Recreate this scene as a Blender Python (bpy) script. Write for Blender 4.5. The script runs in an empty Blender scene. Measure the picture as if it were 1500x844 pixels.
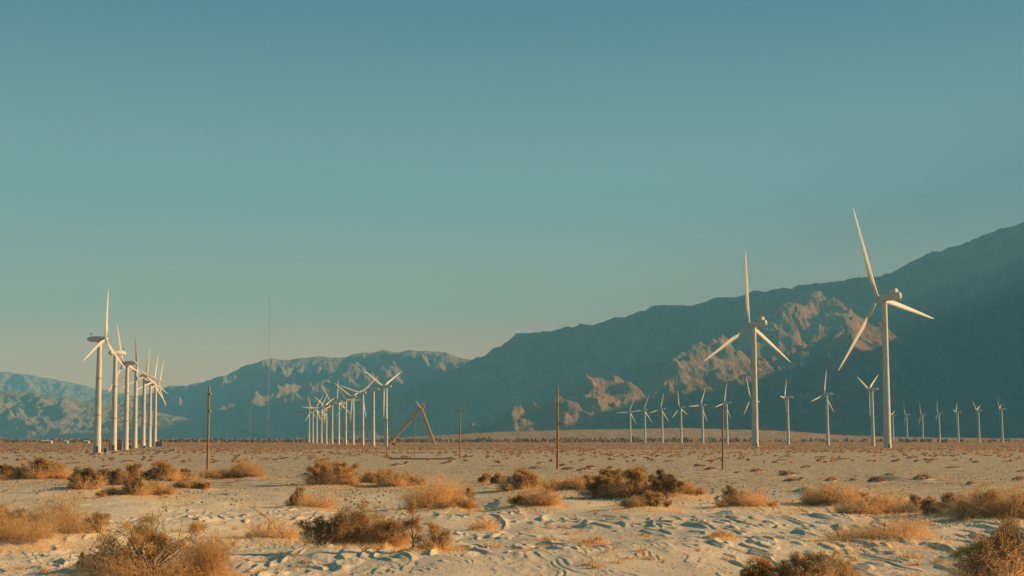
import bpy, math, random
import numpy as np
from mathutils import Matrix, Vector

# ------------------------------------------------------------------ camera / world / sun / exposure
S = bpy.context.scene
C = S.collection
F, CX, CY, HOR, CAMH = 2300.0, 750.0, 422.0, 643.0, 5.0
PITCH = math.atan((HOR - CY) / F)
cam_d = bpy.data.cameras.new('camera')
cam = bpy.data.objects.new('camera', cam_d)
C.objects.link(cam)
cam.location = (0, 0, CAMH)
cam.rotation_euler = (math.pi / 2 + PITCH, 0, 0)
cam_d.sensor_width = 36
cam_d.lens = 36 * F / 1500
cam_d.clip_start = 0.5
cam_d.clip_end = 120000
S.camera = cam

EXPO = 1.4
SKY_GAIN = 10 / 2 ** EXPO * 1.12
SUN_PHI, SUN_EL = math.radians(96), math.radians(20)
sv = Vector((math.sin(SUN_PHI) * math.cos(SUN_EL), -math.cos(SUN_PHI) * math.cos(SUN_EL), math.sin(SUN_EL)))
W = bpy.data.worlds.new('World')
S.world = W
W.use_nodes = True
nt = W.node_tree
nt.nodes.clear()
sky = nt.nodes.new('ShaderNodeTexSky')
sky.sky_type = 'NISHITA'
sky.sun_disc = False
sky.sun_elevation = SUN_EL
sky.sun_rotation = math.atan2(sv.x, sv.y)
sky.altitude = 300
sky.air_density = 1.0
sky.dust_density = 1.6
sky.ozone_density = 1.0
# the photograph's film-like teal: the sky texture is blended with a clear-sky gradient by height above the horizon
tcw = nt.nodes.new('ShaderNodeTexCoord'); sxw = nt.nodes.new('ShaderNodeSeparateXYZ')
nt.links.new(tcw.outputs['Generated'], sxw.inputs[0])
rw = nt.nodes.new('ShaderNodeValToRGB'); rw.color_ramp.interpolation = 'EASE'
SKY_STOPS = [(0.0, (1.25, .49, .14)), (.045, (.88, .41, .165)), (.09, (.45, .325, .195)), (.16, (.135, .17, .185)), (.28, (.0, .042, .15)), (.5, (.02, .14, .22)), (1.0, (.02, .13, .22))]
while len(rw.color_ramp.elements) < len(SKY_STOPS): rw.color_ramp.elements.new(.5)
for el_, (p_, c_) in zip(rw.color_ramp.elements, SKY_STOPS):
    el_.position = p_; el_.color = (*c_, 1)
nt.links.new(sxw.outputs['Z'], rw.inputs[0])
gain = nt.nodes.new('ShaderNodeVectorMath'); gain.operation = 'SCALE'; gain.inputs['Scale'].default_value = SKY_GAIN
nt.links.new(rw.outputs[0], gain.inputs[0])
ng = nt.nodes.new('ShaderNodeVectorMath'); ng.operation = 'MULTIPLY'; ng.inputs[1].default_value = (.34, .50, .42)
nt.links.new(sky.outputs[0], ng.inputs[0])
comb = nt.nodes.new('ShaderNodeMix'); comb.data_type = 'VECTOR'; comb.inputs[0].default_value = .15
nt.links.new(gain.outputs[0], comb.inputs[4]); nt.links.new(ng.outputs[0], comb.inputs[5])
bg = nt.nodes.new('ShaderNodeBackground')
bg.inputs['Strength'].default_value = 0.10
wo = nt.nodes.new('ShaderNodeOutputWorld')
nt.links.new(comb.outputs[1], bg.inputs[0])
nt.links.new(bg.outputs[0], wo.inputs[0])

sd = bpy.data.lights.new('sun', 'SUN')
sd.energy = 5.0
sd.angle = math.radians(0.53)
sd.color = (1.0, 0.61, 0.26)
sun = bpy.data.objects.new('sun', sd)
C.objects.link(sun)
sun.rotation_euler = sv.to_track_quat('Z', 'Y').to_euler()
sun.location = (300, 0, 300)

S.view_settings.view_transform = 'Standard'
S.view_settings.look = 'None'
S.view_settings.gamma = 1
S.view_settings.use_curve_mapping = False
S.view_settings.exposure = EXPO
S.cycles.max_bounces = 5
S.cycles.diffuse_bounces = 2
S.cycles.volume_bounces = 1

TE = math.tan(SUN_EL)
rnd = random.Random(7)
rng = np.random.default_rng(11)

# ------------------------------------------------------------------ helpers
def slope(py):
    a = (CY - py) / F
    return (a + math.tan(PITCH)) / (1 - a * math.tan(PITCH))

def at(px, py, Y):
    """world point seen at a pixel of the photograph, Y metres in front"""
    z = Y * slope(py)
    return ((px - CX) / F * (Y * math.cos(PITCH) + z * math.sin(PITCH)), Y, z + CAMH)

def ground_y(py):
    return CAMH / -slope(py)

def tag(o, label=None, cat=None, group=None, kind=None):
    if label: o['label'] = label
    if cat: o['category'] = cat
    if group: o['group'] = group
    if kind: o['kind'] = kind
    return o

def empty(name, loc, rz=0.0):
    o = bpy.data.objects.new(name, None)
    o.empty_display_size = 1
    C.objects.link(o)
    o.location = loc
    o.rotation_euler = (0, 0, rz)
    return o

def link(name, me, parent=None, loc=None):
    o = bpy.data.objects.new(name, me)
    C.objects.link(o)
    if parent: o.parent = parent
    if loc is not None: o.location = loc
    return o

def np_mesh(name, verts, faces, mat, smooth=False):
    verts = np.ascontiguousarray(verts, dtype=np.float32).reshape(-1, 3)
    faces = np.ascontiguousarray(faces, dtype=np.int32)
    n, k = faces.shape
    me = bpy.data.meshes.new(name)
    me.vertices.add(len(verts)); me.vertices.foreach_set('co', verts.ravel())
    me.loops.add(n * k); me.loops.foreach_set('vertex_index', faces.ravel())
    me.polygons.add(n)
    me.polygons.foreach_set('loop_start', np.arange(0, n * k, k, dtype=np.int32))
    me.polygons.foreach_set('loop_total', np.full(n, k, dtype=np.int32))
    me.polygons.foreach_set('use_smooth', np.full(n, smooth))
    me.update(calc_edges=True)
    me.materials.append(mat)
    return me

class MB:
    """collects simple solids into one mesh"""
    def __init__(s): s.v = []; s.f = []
    def add(s, vs, fs):
        b = len(s.v); s.v += [tuple(v) for v in vs]; s.f += [tuple(i + b for i in f) for f in fs]
        return s
    def box(s, a, b):
        (x0, y0, z0), (x1, y1, z1) = a, b
        return s.add([(x0, y0, z0), (x1, y0, z0), (x1, y1, z0), (x0, y1, z0), (x0, y0, z1), (x1, y0, z1), (x1, y1, z1), (x0, y1, z1)],
                     [(0, 3, 2, 1), (4, 5, 6, 7), (0, 1, 5, 4), (1, 2, 6, 5), (2, 3, 7, 6), (3, 0, 4, 7)])
    def tube(s, p, q, r0, r1=None, n=8, cap=True):
        r1 = r0 if r1 is None else r1
        p, q = Vector(p), Vector(q); d = (q - p).normalized()
        u = d.cross(Vector((0, 0, 1)) if abs(d.z) < .9 else Vector((1, 0, 0))).normalized(); w = d.cross(u)
        vs = []
        for c, r in ((p, r0), (q, r1)):
            for i in range(n):
                a = 2 * math.pi * i / n; vs.append(c + (u * math.cos(a) + w * math.sin(a)) * r)
        fs = [(i, (i + 1) % n, n + (i + 1) % n, n + i) for i in range(n)]
        if cap: fs += [tuple(reversed(range(n))), tuple(range(n, 2 * n))]
        return s.add(vs, fs)
    def loft(s, rings, closed=True):
        n = len(rings[0]); vs = [v for r in rings for v in r]; fs = []
        for j in range(len(rings) - 1):
            for i in range(n): fs.append((j * n + i, j * n + (i + 1) % n, (j + 1) * n + (i + 1) % n, (j + 1) * n + i))
        if closed: fs += [tuple(reversed(range(n))), tuple(range((len(rings) - 1) * n, len(rings) * n))]
        return s.add(vs, fs)
    def mesh(s, name, mat, smooth=False, angle=None):
        me = bpy.data.meshes.new(name); me.from_pydata(s.v, [], s.f)
        if smooth:
            me.shade_smooth()
            if angle: me.set_sharp_from_angle(angle=math.radians(angle))
        me.update(); me.materials.append(mat); return me
    def build(s, name, mat, parent=None, smooth=False, angle=40, loc=None):
        return link(name, s.mesh(name, mat, smooth, angle), parent, loc)

# ------------------------------------------------------------------ noise
_perm = np.random.default_rng(3).permutation(4096)
_ga = np.random.default_rng(4).uniform(0, 2 * math.pi, 4096)
_gx, _gy = np.cos(_ga), np.sin(_ga)
def perlin(x, y, seed=0):
    x = np.asarray(x, float); y = np.asarray(y, float)
    xi = np.floor(x).astype(np.int64); yi = np.floor(y).astype(np.int64)
    xf = x - xi; yf = y - yi
    u = xf * xf * xf * (xf * (xf * 6 - 15) + 10); v = yf * yf * yf * (yf * (yf * 6 - 15) + 10)
    def g(i, j, dx, dy):
        h = _perm[(_perm[(i + seed * 57) & 4095] + j) & 4095]
        return _gx[h] * dx + _gy[h] * dy
    a = g(xi, yi, xf, yf); b = g(xi + 1, yi, xf - 1, yf); c = g(xi, yi + 1, xf, yf - 1); d = g(xi + 1, yi + 1, xf - 1, yf - 1)
    return (a + u * (b - a) + v * ((c + u * (d - c)) - (a + u * (b - a)))) * 1.5
def fbm(x, y, oct=4, seed=0, gain=.5):
    s = 0; a = 1
    for o in range(oct): s = s + a * perlin(x * 2 ** o, y * 2 ** o, seed + o * 3); a *= gain
    return s
def ridged(x, y, oct=5, seed=0, gain=.5):
    s = 0; a = 1; w = 1
    for o in range(oct):
        n = 1 - np.abs(perlin(x * 2 ** o, y * 2 ** o, seed + o * 5)) * 1.6
        n = np.clip(n, 0, 1) ** 2
        s = s + a * n * w; w = np.clip(n * 1.4, 0.25, 1); a *= gain
    return s
def smooth(a, b, x):
    t = np.clip((x - a) / (b - a), 0, 1); return t * t * (3 - 2 * t)

# ------------------------------------------------------------------ materials
def mat(name, build):
    m = bpy.data.materials.new(name); m.use_nodes = True
    t = m.node_tree; b = t.nodes['Principled BSDF']
    b.inputs['Roughness'].default_value = .85
    b.inputs['Specular IOR Level'].default_value = .2
    build(t, b); return m
def translucent(t, b, amt=.5):
    src = b.inputs['Base Color'].links[0].from_socket
    tl = t.nodes.new('ShaderNodeBsdfTranslucent'); mx = t.nodes.new('ShaderNodeMixShader'); mx.inputs[0].default_value = amt
    t.links.new(src, tl.inputs['Color'])
    out = [n for n in t.nodes if n.type == 'OUTPUT_MATERIAL'][0]
    t.links.new(b.outputs[0], mx.inputs[1]); t.links.new(tl.outputs[0], mx.inputs[2]); t.links.new(mx.outputs[0], out.inputs['Surface'])
def noise_col(t, b, cols, scale=5, detail=5, rough=.6, coord='Object', stretch=None, bump=0, bump_dist=.02, rnd_amt=0):
    tc = t.nodes.new('ShaderNodeTexCoord'); src = tc.outputs[coord]
    if stretch:
        mp = t.nodes.new('ShaderNodeMapping'); mp.inputs['Scale'].default_value = stretch
        t.links.new(src, mp.inputs[0]); src = mp.outputs[0]
    n = t.nodes.new('ShaderNodeTexNoise'); n.inputs['Scale'].default_value = scale
    n.inputs['Detail'].default_value = detail; n.inputs['Roughness'].default_value = rough
    t.links.new(src, n.inputs['Vector'])
    r = t.nodes.new('ShaderNodeValToRGB')
    while len(r.color_ramp.elements) < len(cols): r.color_ramp.elements.new(.5)
    for i, c in enumerate(cols):
        r.color_ramp.elements[i].position = .3 + .4 * i / (len(cols) - 1)
        r.color_ramp.elements[i].color = (*c, 1)
    t.links.new(n.outputs['Fac'], r.inputs[0])
    out = r.outputs[0]
    if rnd_amt:
        oi = t.nodes.new('ShaderNodeObjectInfo')
        hs = t.nodes.new('ShaderNodeHueSaturation')
        mr = t.nodes.new('ShaderNodeMapRange'); mr.inputs['To Min'].default_value = 1 - rnd_amt; mr.inputs['To Max'].default_value = 1 + rnd_amt
        t.links.new(oi.outputs['Random'], mr.inputs['Value']); t.links.new(mr.outputs[0], hs.inputs['Value'])
        t.links.new(out, hs.inputs['Color']); out = hs.outputs[0]
    t.links.new(out, b.inputs['Base Color'])
    if bump:
        bp = t.nodes.new('ShaderNodeBump'); bp.inputs['Strength'].default_value = bump; bp.inputs['Distance'].default_value = bump_dist
        t.links.new(n.outputs['Fac'], bp.inputs['Height']); t.links.new(bp.outputs[0], b.inputs['Normal'])
    return n, r

def _paint(t, b):
    noise_col(t, b, [(.34, .33, .30), (.49, .48, .45), (.54, .53, .50)], scale=.6, detail=6, stretch=(3, 3, .35))
    b.inputs['Roughness'].default_value = .5
PAINT = mat('weathered_white_paint', _paint)
GREYMET = mat('grey_metal', lambda t, b: noise_col(t, b, [(.12, .12, .115), (.2, .2, .19)], scale=3))
DARKMET = mat('dark_metal', lambda t, b: noise_col(t, b, [(.04, .04, .04), (.08, .075, .07)], scale=4))
WOOD = mat('weathered_pole_wood', lambda t, b: noise_col(t, b, [(.16, .085, .045), (.30, .165, .09), (.38, .23, .13)], scale=2.5, detail=8, stretch=(6, 6, .5), bump=.5, bump_dist=.02))
RUST = mat('rusty_lattice_steel', lambda t, b: noise_col(t, b, [(.52, .30, .15), (.68, .44, .25)], scale=.5, detail=6))
CERAM = mat('insulator_ceramic', lambda t, b: noise_col(t, b, [(.40, .39, .36), (.5, .48, .45)], scale=5))
PANEL = mat('tan_screen_mesh', lambda t, b: noise_col(t, b, [(.26, .15, .09), (.34, .20, .12)], scale=4))
SHED = mat('pale_shed_wall', lambda t, b: noise_col(t, b, [(.40, .38, .34), (.5, .48, .43)], scale=.5))
ROOFM = mat('shed_roof', lambda t, b: noise_col(t, b, [(.16, .14, .12), (.24, .21, .18)], scale=.5))
LEAF = mat('creosote_leaves', lambda t, b: noise_col(t, b, [(.30, .20, .08), (.52, .335, .135), (.68, .45, .19)], scale=2.2, detail=4, rnd_amt=.15))
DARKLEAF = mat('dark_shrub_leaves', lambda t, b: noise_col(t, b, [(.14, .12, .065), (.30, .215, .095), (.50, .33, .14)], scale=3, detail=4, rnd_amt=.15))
TWIG = mat('dry_orange_twigs', lambda t, b: noise_col(t, b, [(.55, .33, .16), (.74, .48, .24), (.86, .62, .35)], scale=3, detail=4, rnd_amt=.15))
STRAW = mat('pale_straw', lambda t, b: noise_col(t, b, [(.50, .31, .15), (.66, .44, .22)], scale=6, detail=4))
BARK = mat('shrub_bark', lambda t, b: noise_col(t, b, [(.12, .07, .04), (.26, .16, .10)], scale=9, detail=4))
DEAD = mat('bleached_dead_wood', lambda t, b: noise_col(t, b, [(.34, .24, .16), (.46, .34, .24)], scale=7, detail=4))
SCRUB = mat('low_scrub', lambda t, b: noise_col(t, b, [(.18, .10, .045), (.33, .18, .08), (.44, .25, .12)], scale=.08, detail=8, coord='Object', rnd_amt=.2))
FIELD = mat('far_scrub', lambda t, b: noise_col(t, b, [(.25, .145, .07), (.42, .24, .115), (.54, .34, .17)], scale=.03, detail=10, rough=.75))
WOODS = mat('far_trees', lambda t, b: noise_col(t, b, [(.09, .08, .05), (.18, .135, .08), (.28, .20, .12)], scale=.05, detail=6))

def _ground(t, b):
    b.inputs['Roughness'].default_value = .95
    b.inputs['Specular IOR Level'].default_value = .05
    tc = t.nodes.new('ShaderNodeTexCoord')
    def nz(scale, detail=5, rough=.6, st=None):
        n = t.nodes.new('ShaderNodeTexNoise'); n.inputs['Scale'].default_value = scale
        n.inputs['Detail'].default_value = detail; n.inputs['Roughness'].default_value = rough
        src = tc.outputs['Object']
        if st:
            mp = t.nodes.new('ShaderNodeMapping'); mp.inputs['Scale'].default_value = st
            mp.inputs['Rotation'].default_value = (0, 0, .35)
            t.links.new(src, mp.inputs[0]); src = mp.outputs[0]
        t.links.new(src, n.inputs['Vector']); return n.outputs['Fac']
    def ramp(f, p0, c0, p1, c1):
        r = t.nodes.new('ShaderNodeValToRGB'); e = r.color_ramp.elements
        e[0].position = p0; e[0].color = (*c0, 1); e[1].position = p1; e[1].color = (*c1, 1)
        t.links.new(f, r.inputs[0]); return r.outputs[0]
    def mix(f, a, c, mode='MIX'):
        m = t.nodes.new('ShaderNodeMix'); m.data_type = 'RGBA'; m.blend_type = mode
        if isinstance(f, float): m.inputs[0].default_value = f
        else: t.links.new(f, m.inputs[0])
        t.links.new(a, m.inputs[6])
        if isinstance(c, tuple): m.inputs[7].default_value = (*c, 1)
        else: t.links.new(c, m.inputs[7])
        return m.outputs[2]
    sand = ramp(nz(.25, 6), .3, (.50, .425, .325), .7, (.62, .535, .415))
    sand = mix(ramp(nz(7, 6, .85), .35, (.5, .5, .5), .6, (0, 0, 0)), sand, (.36, .30, .205))
    gravel = ramp(nz(.45, 12, .92), .42, (.15, .12, .08), .57, (.55, .465, .33))
    # gravel plain further out, wind-blown sand close by: by ground position
    sx = t.nodes.new('ShaderNodeSeparateXYZ'); t.links.new(tc.outputs['Object'], sx.inputs[0])
    ad = t.nodes.new('ShaderNodeMath'); ad.operation = 'MULTIPLY_ADD'
    t.links.new(nz(.03, 4), ad.inputs[0]); ad.inputs[1].default_value = 110; t.links.new(sx.outputs['Y'], ad.inputs[2])
    mr = t.nodes.new('ShaderNodeMapRange'); mr.inputs['From Min'].default_value = 170; mr.inputs['From Max'].default_value = 225
    t.links.new(ad.outputs[0], mr.inputs['Value'])
    col = mix(mr.outputs[0], sand, gravel)
    mr2 = t.nodes.new('ShaderNodeMapRange'); mr2.inputs['From Min'].default_value = 500; mr2.inputs['From Max'].default_value = 1100
    t.links.new(sx.outputs['Y'], mr2.inputs['Value'])
    col = mix(mr2.outputs[0], col, ramp(nz(.02, 8, .75), .35, (.20, .13, .07), .65, (.38, .275, .165)))
    # litter of dead leaves
    col = mix(ramp(nz(9, 4, .8), .66, (0, 0, 0), .72, (.55, .55, .55)), col, (.24, .13, .06))
    t.links.new(col, b.inputs['Base Color'])
    bp = t.nodes.new('ShaderNodeBump'); bp.inputs['Strength'].default_value = .8; bp.inputs['Distance'].default_value = .05
    t.links.new(nz(1.1, 8, .75, (3.2, 1, 1)), bp.inputs['Height'])
    bp2 = t.nodes.new('ShaderNodeBump'); bp2.inputs['Strength'].default_value = .5; bp2.inputs['Distance'].default_value = .06
    t.links.new(nz(5, 3, .6), bp2.inputs['Height']); t.links.new(bp.outputs[0], bp2.inputs['Normal'])
    t.links.new(bp2.outputs[0], b.inputs['Normal'])
GROUND = mat('desert_sand', _ground)

def _rock(lo, hi, sc):
    def f(t, b):
        b.inputs['Roughness'].default_value = .95; b.inputs['Specular IOR Level'].default_value = .03
        n, r = noise_col(t, b, [lo, tuple((a + c) / 2 for a, c in zip(lo, hi)), hi], scale=sc, detail=12, rough=.72)
        bp = t.nodes.new('ShaderNodeBump'); bp.inputs['Strength'].default_value = .9; bp.inputs['Distance'].default_value = 45
        t.links.new(n.outputs['Fac'], bp.inputs['Height'])
        tc = t.nodes.new('ShaderNodeTexCoord'); mp = t.nodes.new('ShaderNodeMapping')
        mp.inputs['Rotation'].default_value = (0, 0, .6); mp.inputs['Scale'].default_value = (1, .35, .5)
        n2 = t.nodes.new('ShaderNodeTexNoise'); n2.inputs['Scale'].default_value = .03; n2.inputs['Detail'].default_value = 8; n2.inputs['Roughness'].default_value = .7
        t.links.new(tc.outputs['Object'], mp.inputs[0]); t.links.new(mp.outputs[0], n2.inputs['Vector'])
        b2 = t.nodes.new('ShaderNodeBump'); b2.inputs['Strength'].default_value = 1.0; b2.inputs['Distance'].default_value = 28
        t.links.new(n2.outputs['Fac'], b2.inputs['Height']); t.links.new(bp.outputs[0], b2.inputs['Normal']); t.links.new(b2.outputs[0], b.inputs['Normal'])
    return f
ROCK = mat('mountain_rock', _rock((.10, .095, .08), (.52, .27, .12), .012))
ROCK2 = mat('far_mountain_rock', _rock((.15, .13, .11), (.38, .26, .175), .006))

for m_ in (LEAF, TWIG, STRAW, FIELD, SCRUB): translucent(m_.node_tree, m_.node_tree.nodes['Principled BSDF'])
translucent(DARKLEAF.node_tree, DARKLEAF.node_tree.nodes['Principled BSDF'], .35)

# ------------------------------------------------------------------ shrub positions (used for the sand heaped under them too)
# px, base row, width px, height px, kind, label
SHRUBS = [
 (62, 797, 150, 72, 'mix', 'wide orange dry shrub with dark leaf clumps at the left edge of the sand'),
 (-12, 806, 110, 62, 'dry', 'dry twiggy shrub cut by the left border of the picture'),
 (52, 704, 84, 30, 'mix', 'low brown shrub on the far side of the bluish hollow at far left'),
 (124, 724, 44, 34, 'dark', 'small dark upright shrub between the two wide shrubs at left'),
 (176, 717, 66, 34, 'dark', 'dense dark olive shrub left of the tall bare pole'),
 (236, 708, 82, 29, 'mix', 'brown shrub spreading from the dark olive one towards the bare pole'),
 (196, 735, 100, 28, 'dry', 'low dry orange growth in front of the dark olive shrub at left'),
 (282, 720, 58, 20, 'dry', 'low dry shrub at the foot of the bare pole, on its left'),
 (348, 705, 74, 32, 'dry', 'dry orange shrub just right of the bare pole at left'),
 (215, 858, 170, 100, 'big', 'largest shrub, dark green and orange, at the bottom left corner'),
 (304, 858, 70, 60, 'straw', 'straw coloured drooping dry bush leaning on the largest shrub'),
 (150, 850, 70, 30, 'dark', 'low dark spiky fringe at the left foot of the largest shrub'),
 (482, 714, 76, 40, 'mix', 'rounded brown shrub with a long blue shadow left of the middle'),
 (545, 712, 84, 24, 'dry', 'low brown shrub right of the rounded brown one'),
 (588, 715, 60, 24, 'mix', 'low dull shrub between the rounded brown shrub and the taller reddish one'),
 (638, 744, 78, 58, 'mix', 'taller reddish shrub sprawling downhill left of the blue hollow'),
 (664, 748, 48, 22, 'dry', 'low dry shrub in front of the taller reddish shrub'),
 (438, 738, 34, 24, 'dark', 'small dark shrub leaning left above bare sand'),
 (462, 742, 36, 42, 'sparse', 'thin leaning reddish shrub beside the small dark one'),
 (492, 813, 54, 50, 'dark', 'dark round shrub on bare stems, leftmost of the foreground middle clump'),
 (535, 812, 56, 58, 'mix', 'shrub with dark and orange leaves second in the foreground middle clump'),
 (566, 814, 50, 46, 'dry', 'orange twiggy shrub third in the foreground middle clump'),
 (604, 823, 30, 70, 'tall', 'slender upright shrub with a bare forked trunk in the foreground middle'),
 (640, 822, 34, 40, 'sparse', 'nearly leafless twig shrub right of the slender upright shrub'),
 (392, 786, 80, 46, 'sparse', 'sparse reddish shrub with bare twigs above the rippled sand'),
 (706, 772, 22, 30, 'sparse', 'tiny bare bush standing in front of the blue hollow'),
 (711, 708, 14, 14, 'dark', 'left one of two tiny round dark bushes'),
 (729, 711, 20, 16, 'dark', 'right one of two tiny round dark bushes'),
 (770, 722, 66, 32, 'mix', 'reddish shrub in front of the pole with the bent bracket'),
 (778, 748, 62, 34, 'dry', 'pale dry growth below the shrub at the bracket pole'),
 (842, 724, 78, 26, 'dry', 'long low dry shrub right of the bracket pole'),
 (924, 733, 116, 47, 'dense', 'broad dome shaped golden brown shrub right of the middle'),
 (948, 752, 64, 26, 'mix', 'small shrub crouched in front of the broad dome shaped one'),
 (1004, 730, 48, 22, 'dry', 'small dry shrub touching the right side of the dome shaped one'),
 (1090, 744, 86, 30, 'dry', 'dry orange shrub beside the white plastic bucket'),
 (866, 812, 30, 18, 'sparse', 'tiny dry tuft alone on rippled sand with a thin shadow'),
 (1058, 802, 24, 16, 'sparse', 'tiny dry tuft among the blue ripple shadows right of the middle'),
 (1222, 743, 84, 40, 'mix', 'reddish shrub with bleached dead branches at right'),
 (1286, 752, 94, 44, 'dry', 'bright orange dry shrub between the dead branches and the dark round bush'),
 (1282, 800, 110, 54, 'sparse', 'wide tangle of fine bare twigs below the bright orange shrub at right'),
 (1322, 792, 50, 46, 'sparse', 'bare grey brown twig shrub at the edge of the twig tangle'),
 (1338, 756, 32, 28, 'dark', 'small dark round bush at right'),
 (1384, 762, 84, 36, 'dark', 'long dull brown shrub right of the small dark round bush'),
 (1440, 768, 90, 50, 'mix', 'brown shrub with pale twisted stems near the right border'),
 (1488, 768, 84, 62, 'mix', 'tall brown shrub cut by the right border'),
 (1472, 866, 130, 100, 'dark', 'big dark shrub in the bottom right corner'),
 (1112, 868, 50, 46, 'dark', 'top of a small dark shrub at the bottom border left of its twin'),
 (1184, 868, 74, 52, 'dark', 'tops of a dark green shrub at the bottom border right of its smaller twin'),
 (1236, 866, 40, 34, 'mix', 'low brownish top of a shrub at the bottom border, rightmost of three'),
]
HUM = []
for (px, py, w, h, k, l) in SHRUBS:
    Y = ground_y(py); x, _, _ = at(px, py, Y); r = w / F * Y * .5
    HUM.append((x, Y + r * .2, max(r * 1.2, .5), min(.32, .12 * r + .05)))
# larger drifts that throw the blue shadows: pixel of the crest, size in metres
DRIFTS = [(1070, 762, 2.6, 4, .30), (1210, 765, 2.2, 4, .26), (735, 740, 3.2, 7, .62), (450, 700, 4.5, 7, .60), (95, 722, 4.2, 6, .62), (360, 708, 4.5, 8, .5),
          (1390, 755, 4.0, 6, .60), (1185, 728, 4.0, 6, .55), (440, 818, 2.2, 2.6, .34), (310, 776, 1.8, 3, .32), (900, 728, 4, 5, .4),
          (1300, 700, 4, 10, .5), (640, 716, 5, 6, .5), (1130, 742, 3.5, 4, .45), (860, 770, 1.6, 3, .25), (1490, 830, 3.5, 3.5, .5)]

def ground_z(x, y, fine=True):
    x = np.asarray(x, float); y = np.asarray(y, float)
    near = 1 - smooth(110, 190, y)
    z = .42 * fbm(x / 17, y / 26, 3, 1) * near + .25 * fbm(x / 60, y / 90, 3, 9) * (1 - smooth(300, 900, y))
    z = z + .07 * fbm(x / 4.2, y / 8, 3, 21) * near
    for (hx, hy, r, h) in HUM:
        m = (np.abs(x - hx) < 3.5 * r) & (np.abs(y - hy) < 6 * r)
        if m.any(): z = z + np.where(m, h * np.exp(-((x - hx) / r) ** 2 - ((y - hy) / (1.6 * r)) ** 2), 0)
    for (px, py, rx, ry, h) in DRIFTS:
        Y = ground_y(py); X = (px - CX) / F * Y * math.cos(PITCH)
        u = (x - X) / rx; v = (y - Y) / ry
        # gentle windward side to the right, steep lee side to the left
        prof = np.where(u > 0, np.exp(-(u / 1.5) ** 2), np.exp(-(u / .26) ** 2))
        z = z + 1.0 * h * prof * np.exp(-v * v)
    if fine:
        wx = x + .55 * perlin(x / 1.9, y / 4.6, 31); wy = y
        def ripple(lam, slip, k, ph0, amp, px_, py_, thr, sd):
            ph = (wx + k * wy) / lam + 1.3 * perlin(x / (3.2 * lam), y / (7 * lam), ph0)
            fr = ph - np.floor(ph)
            saw = np.where(fr < slip, fr / slip, (1 - (fr - slip) / (1 - slip)) ** 1.3)
            m = smooth(thr, thr + .28, perlin(x / px_, y / py_, sd))
            return amp * saw * m
        zone = smooth(-420, -200, CX + x / np.maximum(y, 30) * F) * (1 - smooth(1700, 1920, CX + x / np.maximum(y, 30) * F)) * smooth(-.55, .1, perlin(x / 9, y / 16, 43)) * (1 - smooth(88, 140, y))
        z = z + ripple(.80, .10, .16, 33, .105, 1.0, 4.2, -.04, 41) * zone
        z = z + ripple(.42, .12, .22, 36, .040, .8, 3.0, -.10, 47) * (.45 + .55 * (1 - zone)) * (zone > 0) * (1 - smooth(70, 110, y))
        z = z + ripple(1.5, .07, .12, 39, .15, 1.4, 5.0, .18, 49) * zone
    # alluvial fan at the foot of the mountains
    px = CX + x / np.maximum(y, 1) * F / math.cos(PITCH)
    el = np.interp(px, [-500, 560, 700, 850, 1000, 1130, 1250, 1350, 1500, 2200], [0, 0, 8.5, 13, 15.5, 12, 4.5, 2, 1, 1])
    z = z + (el + .6 * perlin(px / 40, y * 0 + .5, 61)) / F * y * smooth(2150, 3300, y) * 1.0 + 4.5 * smooth(2150, 3300, y)
    return z
def gz(x, y, fine=True): return float(ground_z(np.array([x]), np.array([y]), fine)[0])

# ------------------------------------------------------------------ ground sheet
def polar_mesh(name, px, ys, zf, m):
    PX, Y = np.meshgrid(px, ys)
    X = (PX - CX) / F * Y * math.cos(PITCH)
    Z = zf(X, Y)
    n, k = Y.shape
    idx = np.arange(n * k).reshape(n, k)
    f = np.stack([idx[:-1, :-1], idx[:-1, 1:], idx[1:, 1:], idx[1:, :-1]], -1).reshape(-1, 4)
    return np_mesh(name, np.stack([X, Y, Z], -1), f, m, True)

px_in = np.linspace(-160, 1660, 1250)
px_all = np.concatenate([np.linspace(-9000, -600, 30), np.linspace(-560, -165, 120), px_in, np.linspace(1665, 2060, 120), np.linspace(2100, 10500, 30)])
ys = np.concatenate([np.linspace(-30, 38, 12), np.geomspace(42, 50, 16), np.geomspace(50.3, 150, 340), np.geomspace(151, 420, 70), np.geomspace(430, 3300, 60), np.geomspace(3500, 40000, 14)])
# columns fan out from behind the camera so that the sheet also lies under and beside it
def ground_mesh():
    PX, Y = np.meshgrid(px_all, ys)
    X = (PX - CX) / F * (np.maximum(Y, 0) + np.where(Y < 42, (42 - Y) * 1.0, 0)) * math.cos(PITCH)
    Z = ground_z(X, Y)
    Z[Y < 40] = np.minimum(Z[Y < 40], .4)
    n, k = Y.shape
    idx = np.arange(n * k).reshape(n, k)
    f = np.stack([idx[:-1, :-1], idx[:-1, 1:], idx[1:, 1:], idx[1:, :-1]], -1).reshape(-1, 4)
    return np_mesh('ground', np.stack([X, Y, Z], -1), f, GROUND, True)
tag(link('ground', ground_mesh()), 'rippled pale desert sand running out to a gravel plain', kind='structure')

# ------------------------------------------------------------------ mountains
def warp_t(g, t): return np.interp(t, *g)
G_MAIN = ([-.2, 0, .06, .2, .4, .6, .8, .93, 1.0, 1.15, 1.6, 2.2], [-.02, 0, .04, .15, .36, .58, .79, .93, 1.0, .9, .5, .05])

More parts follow.
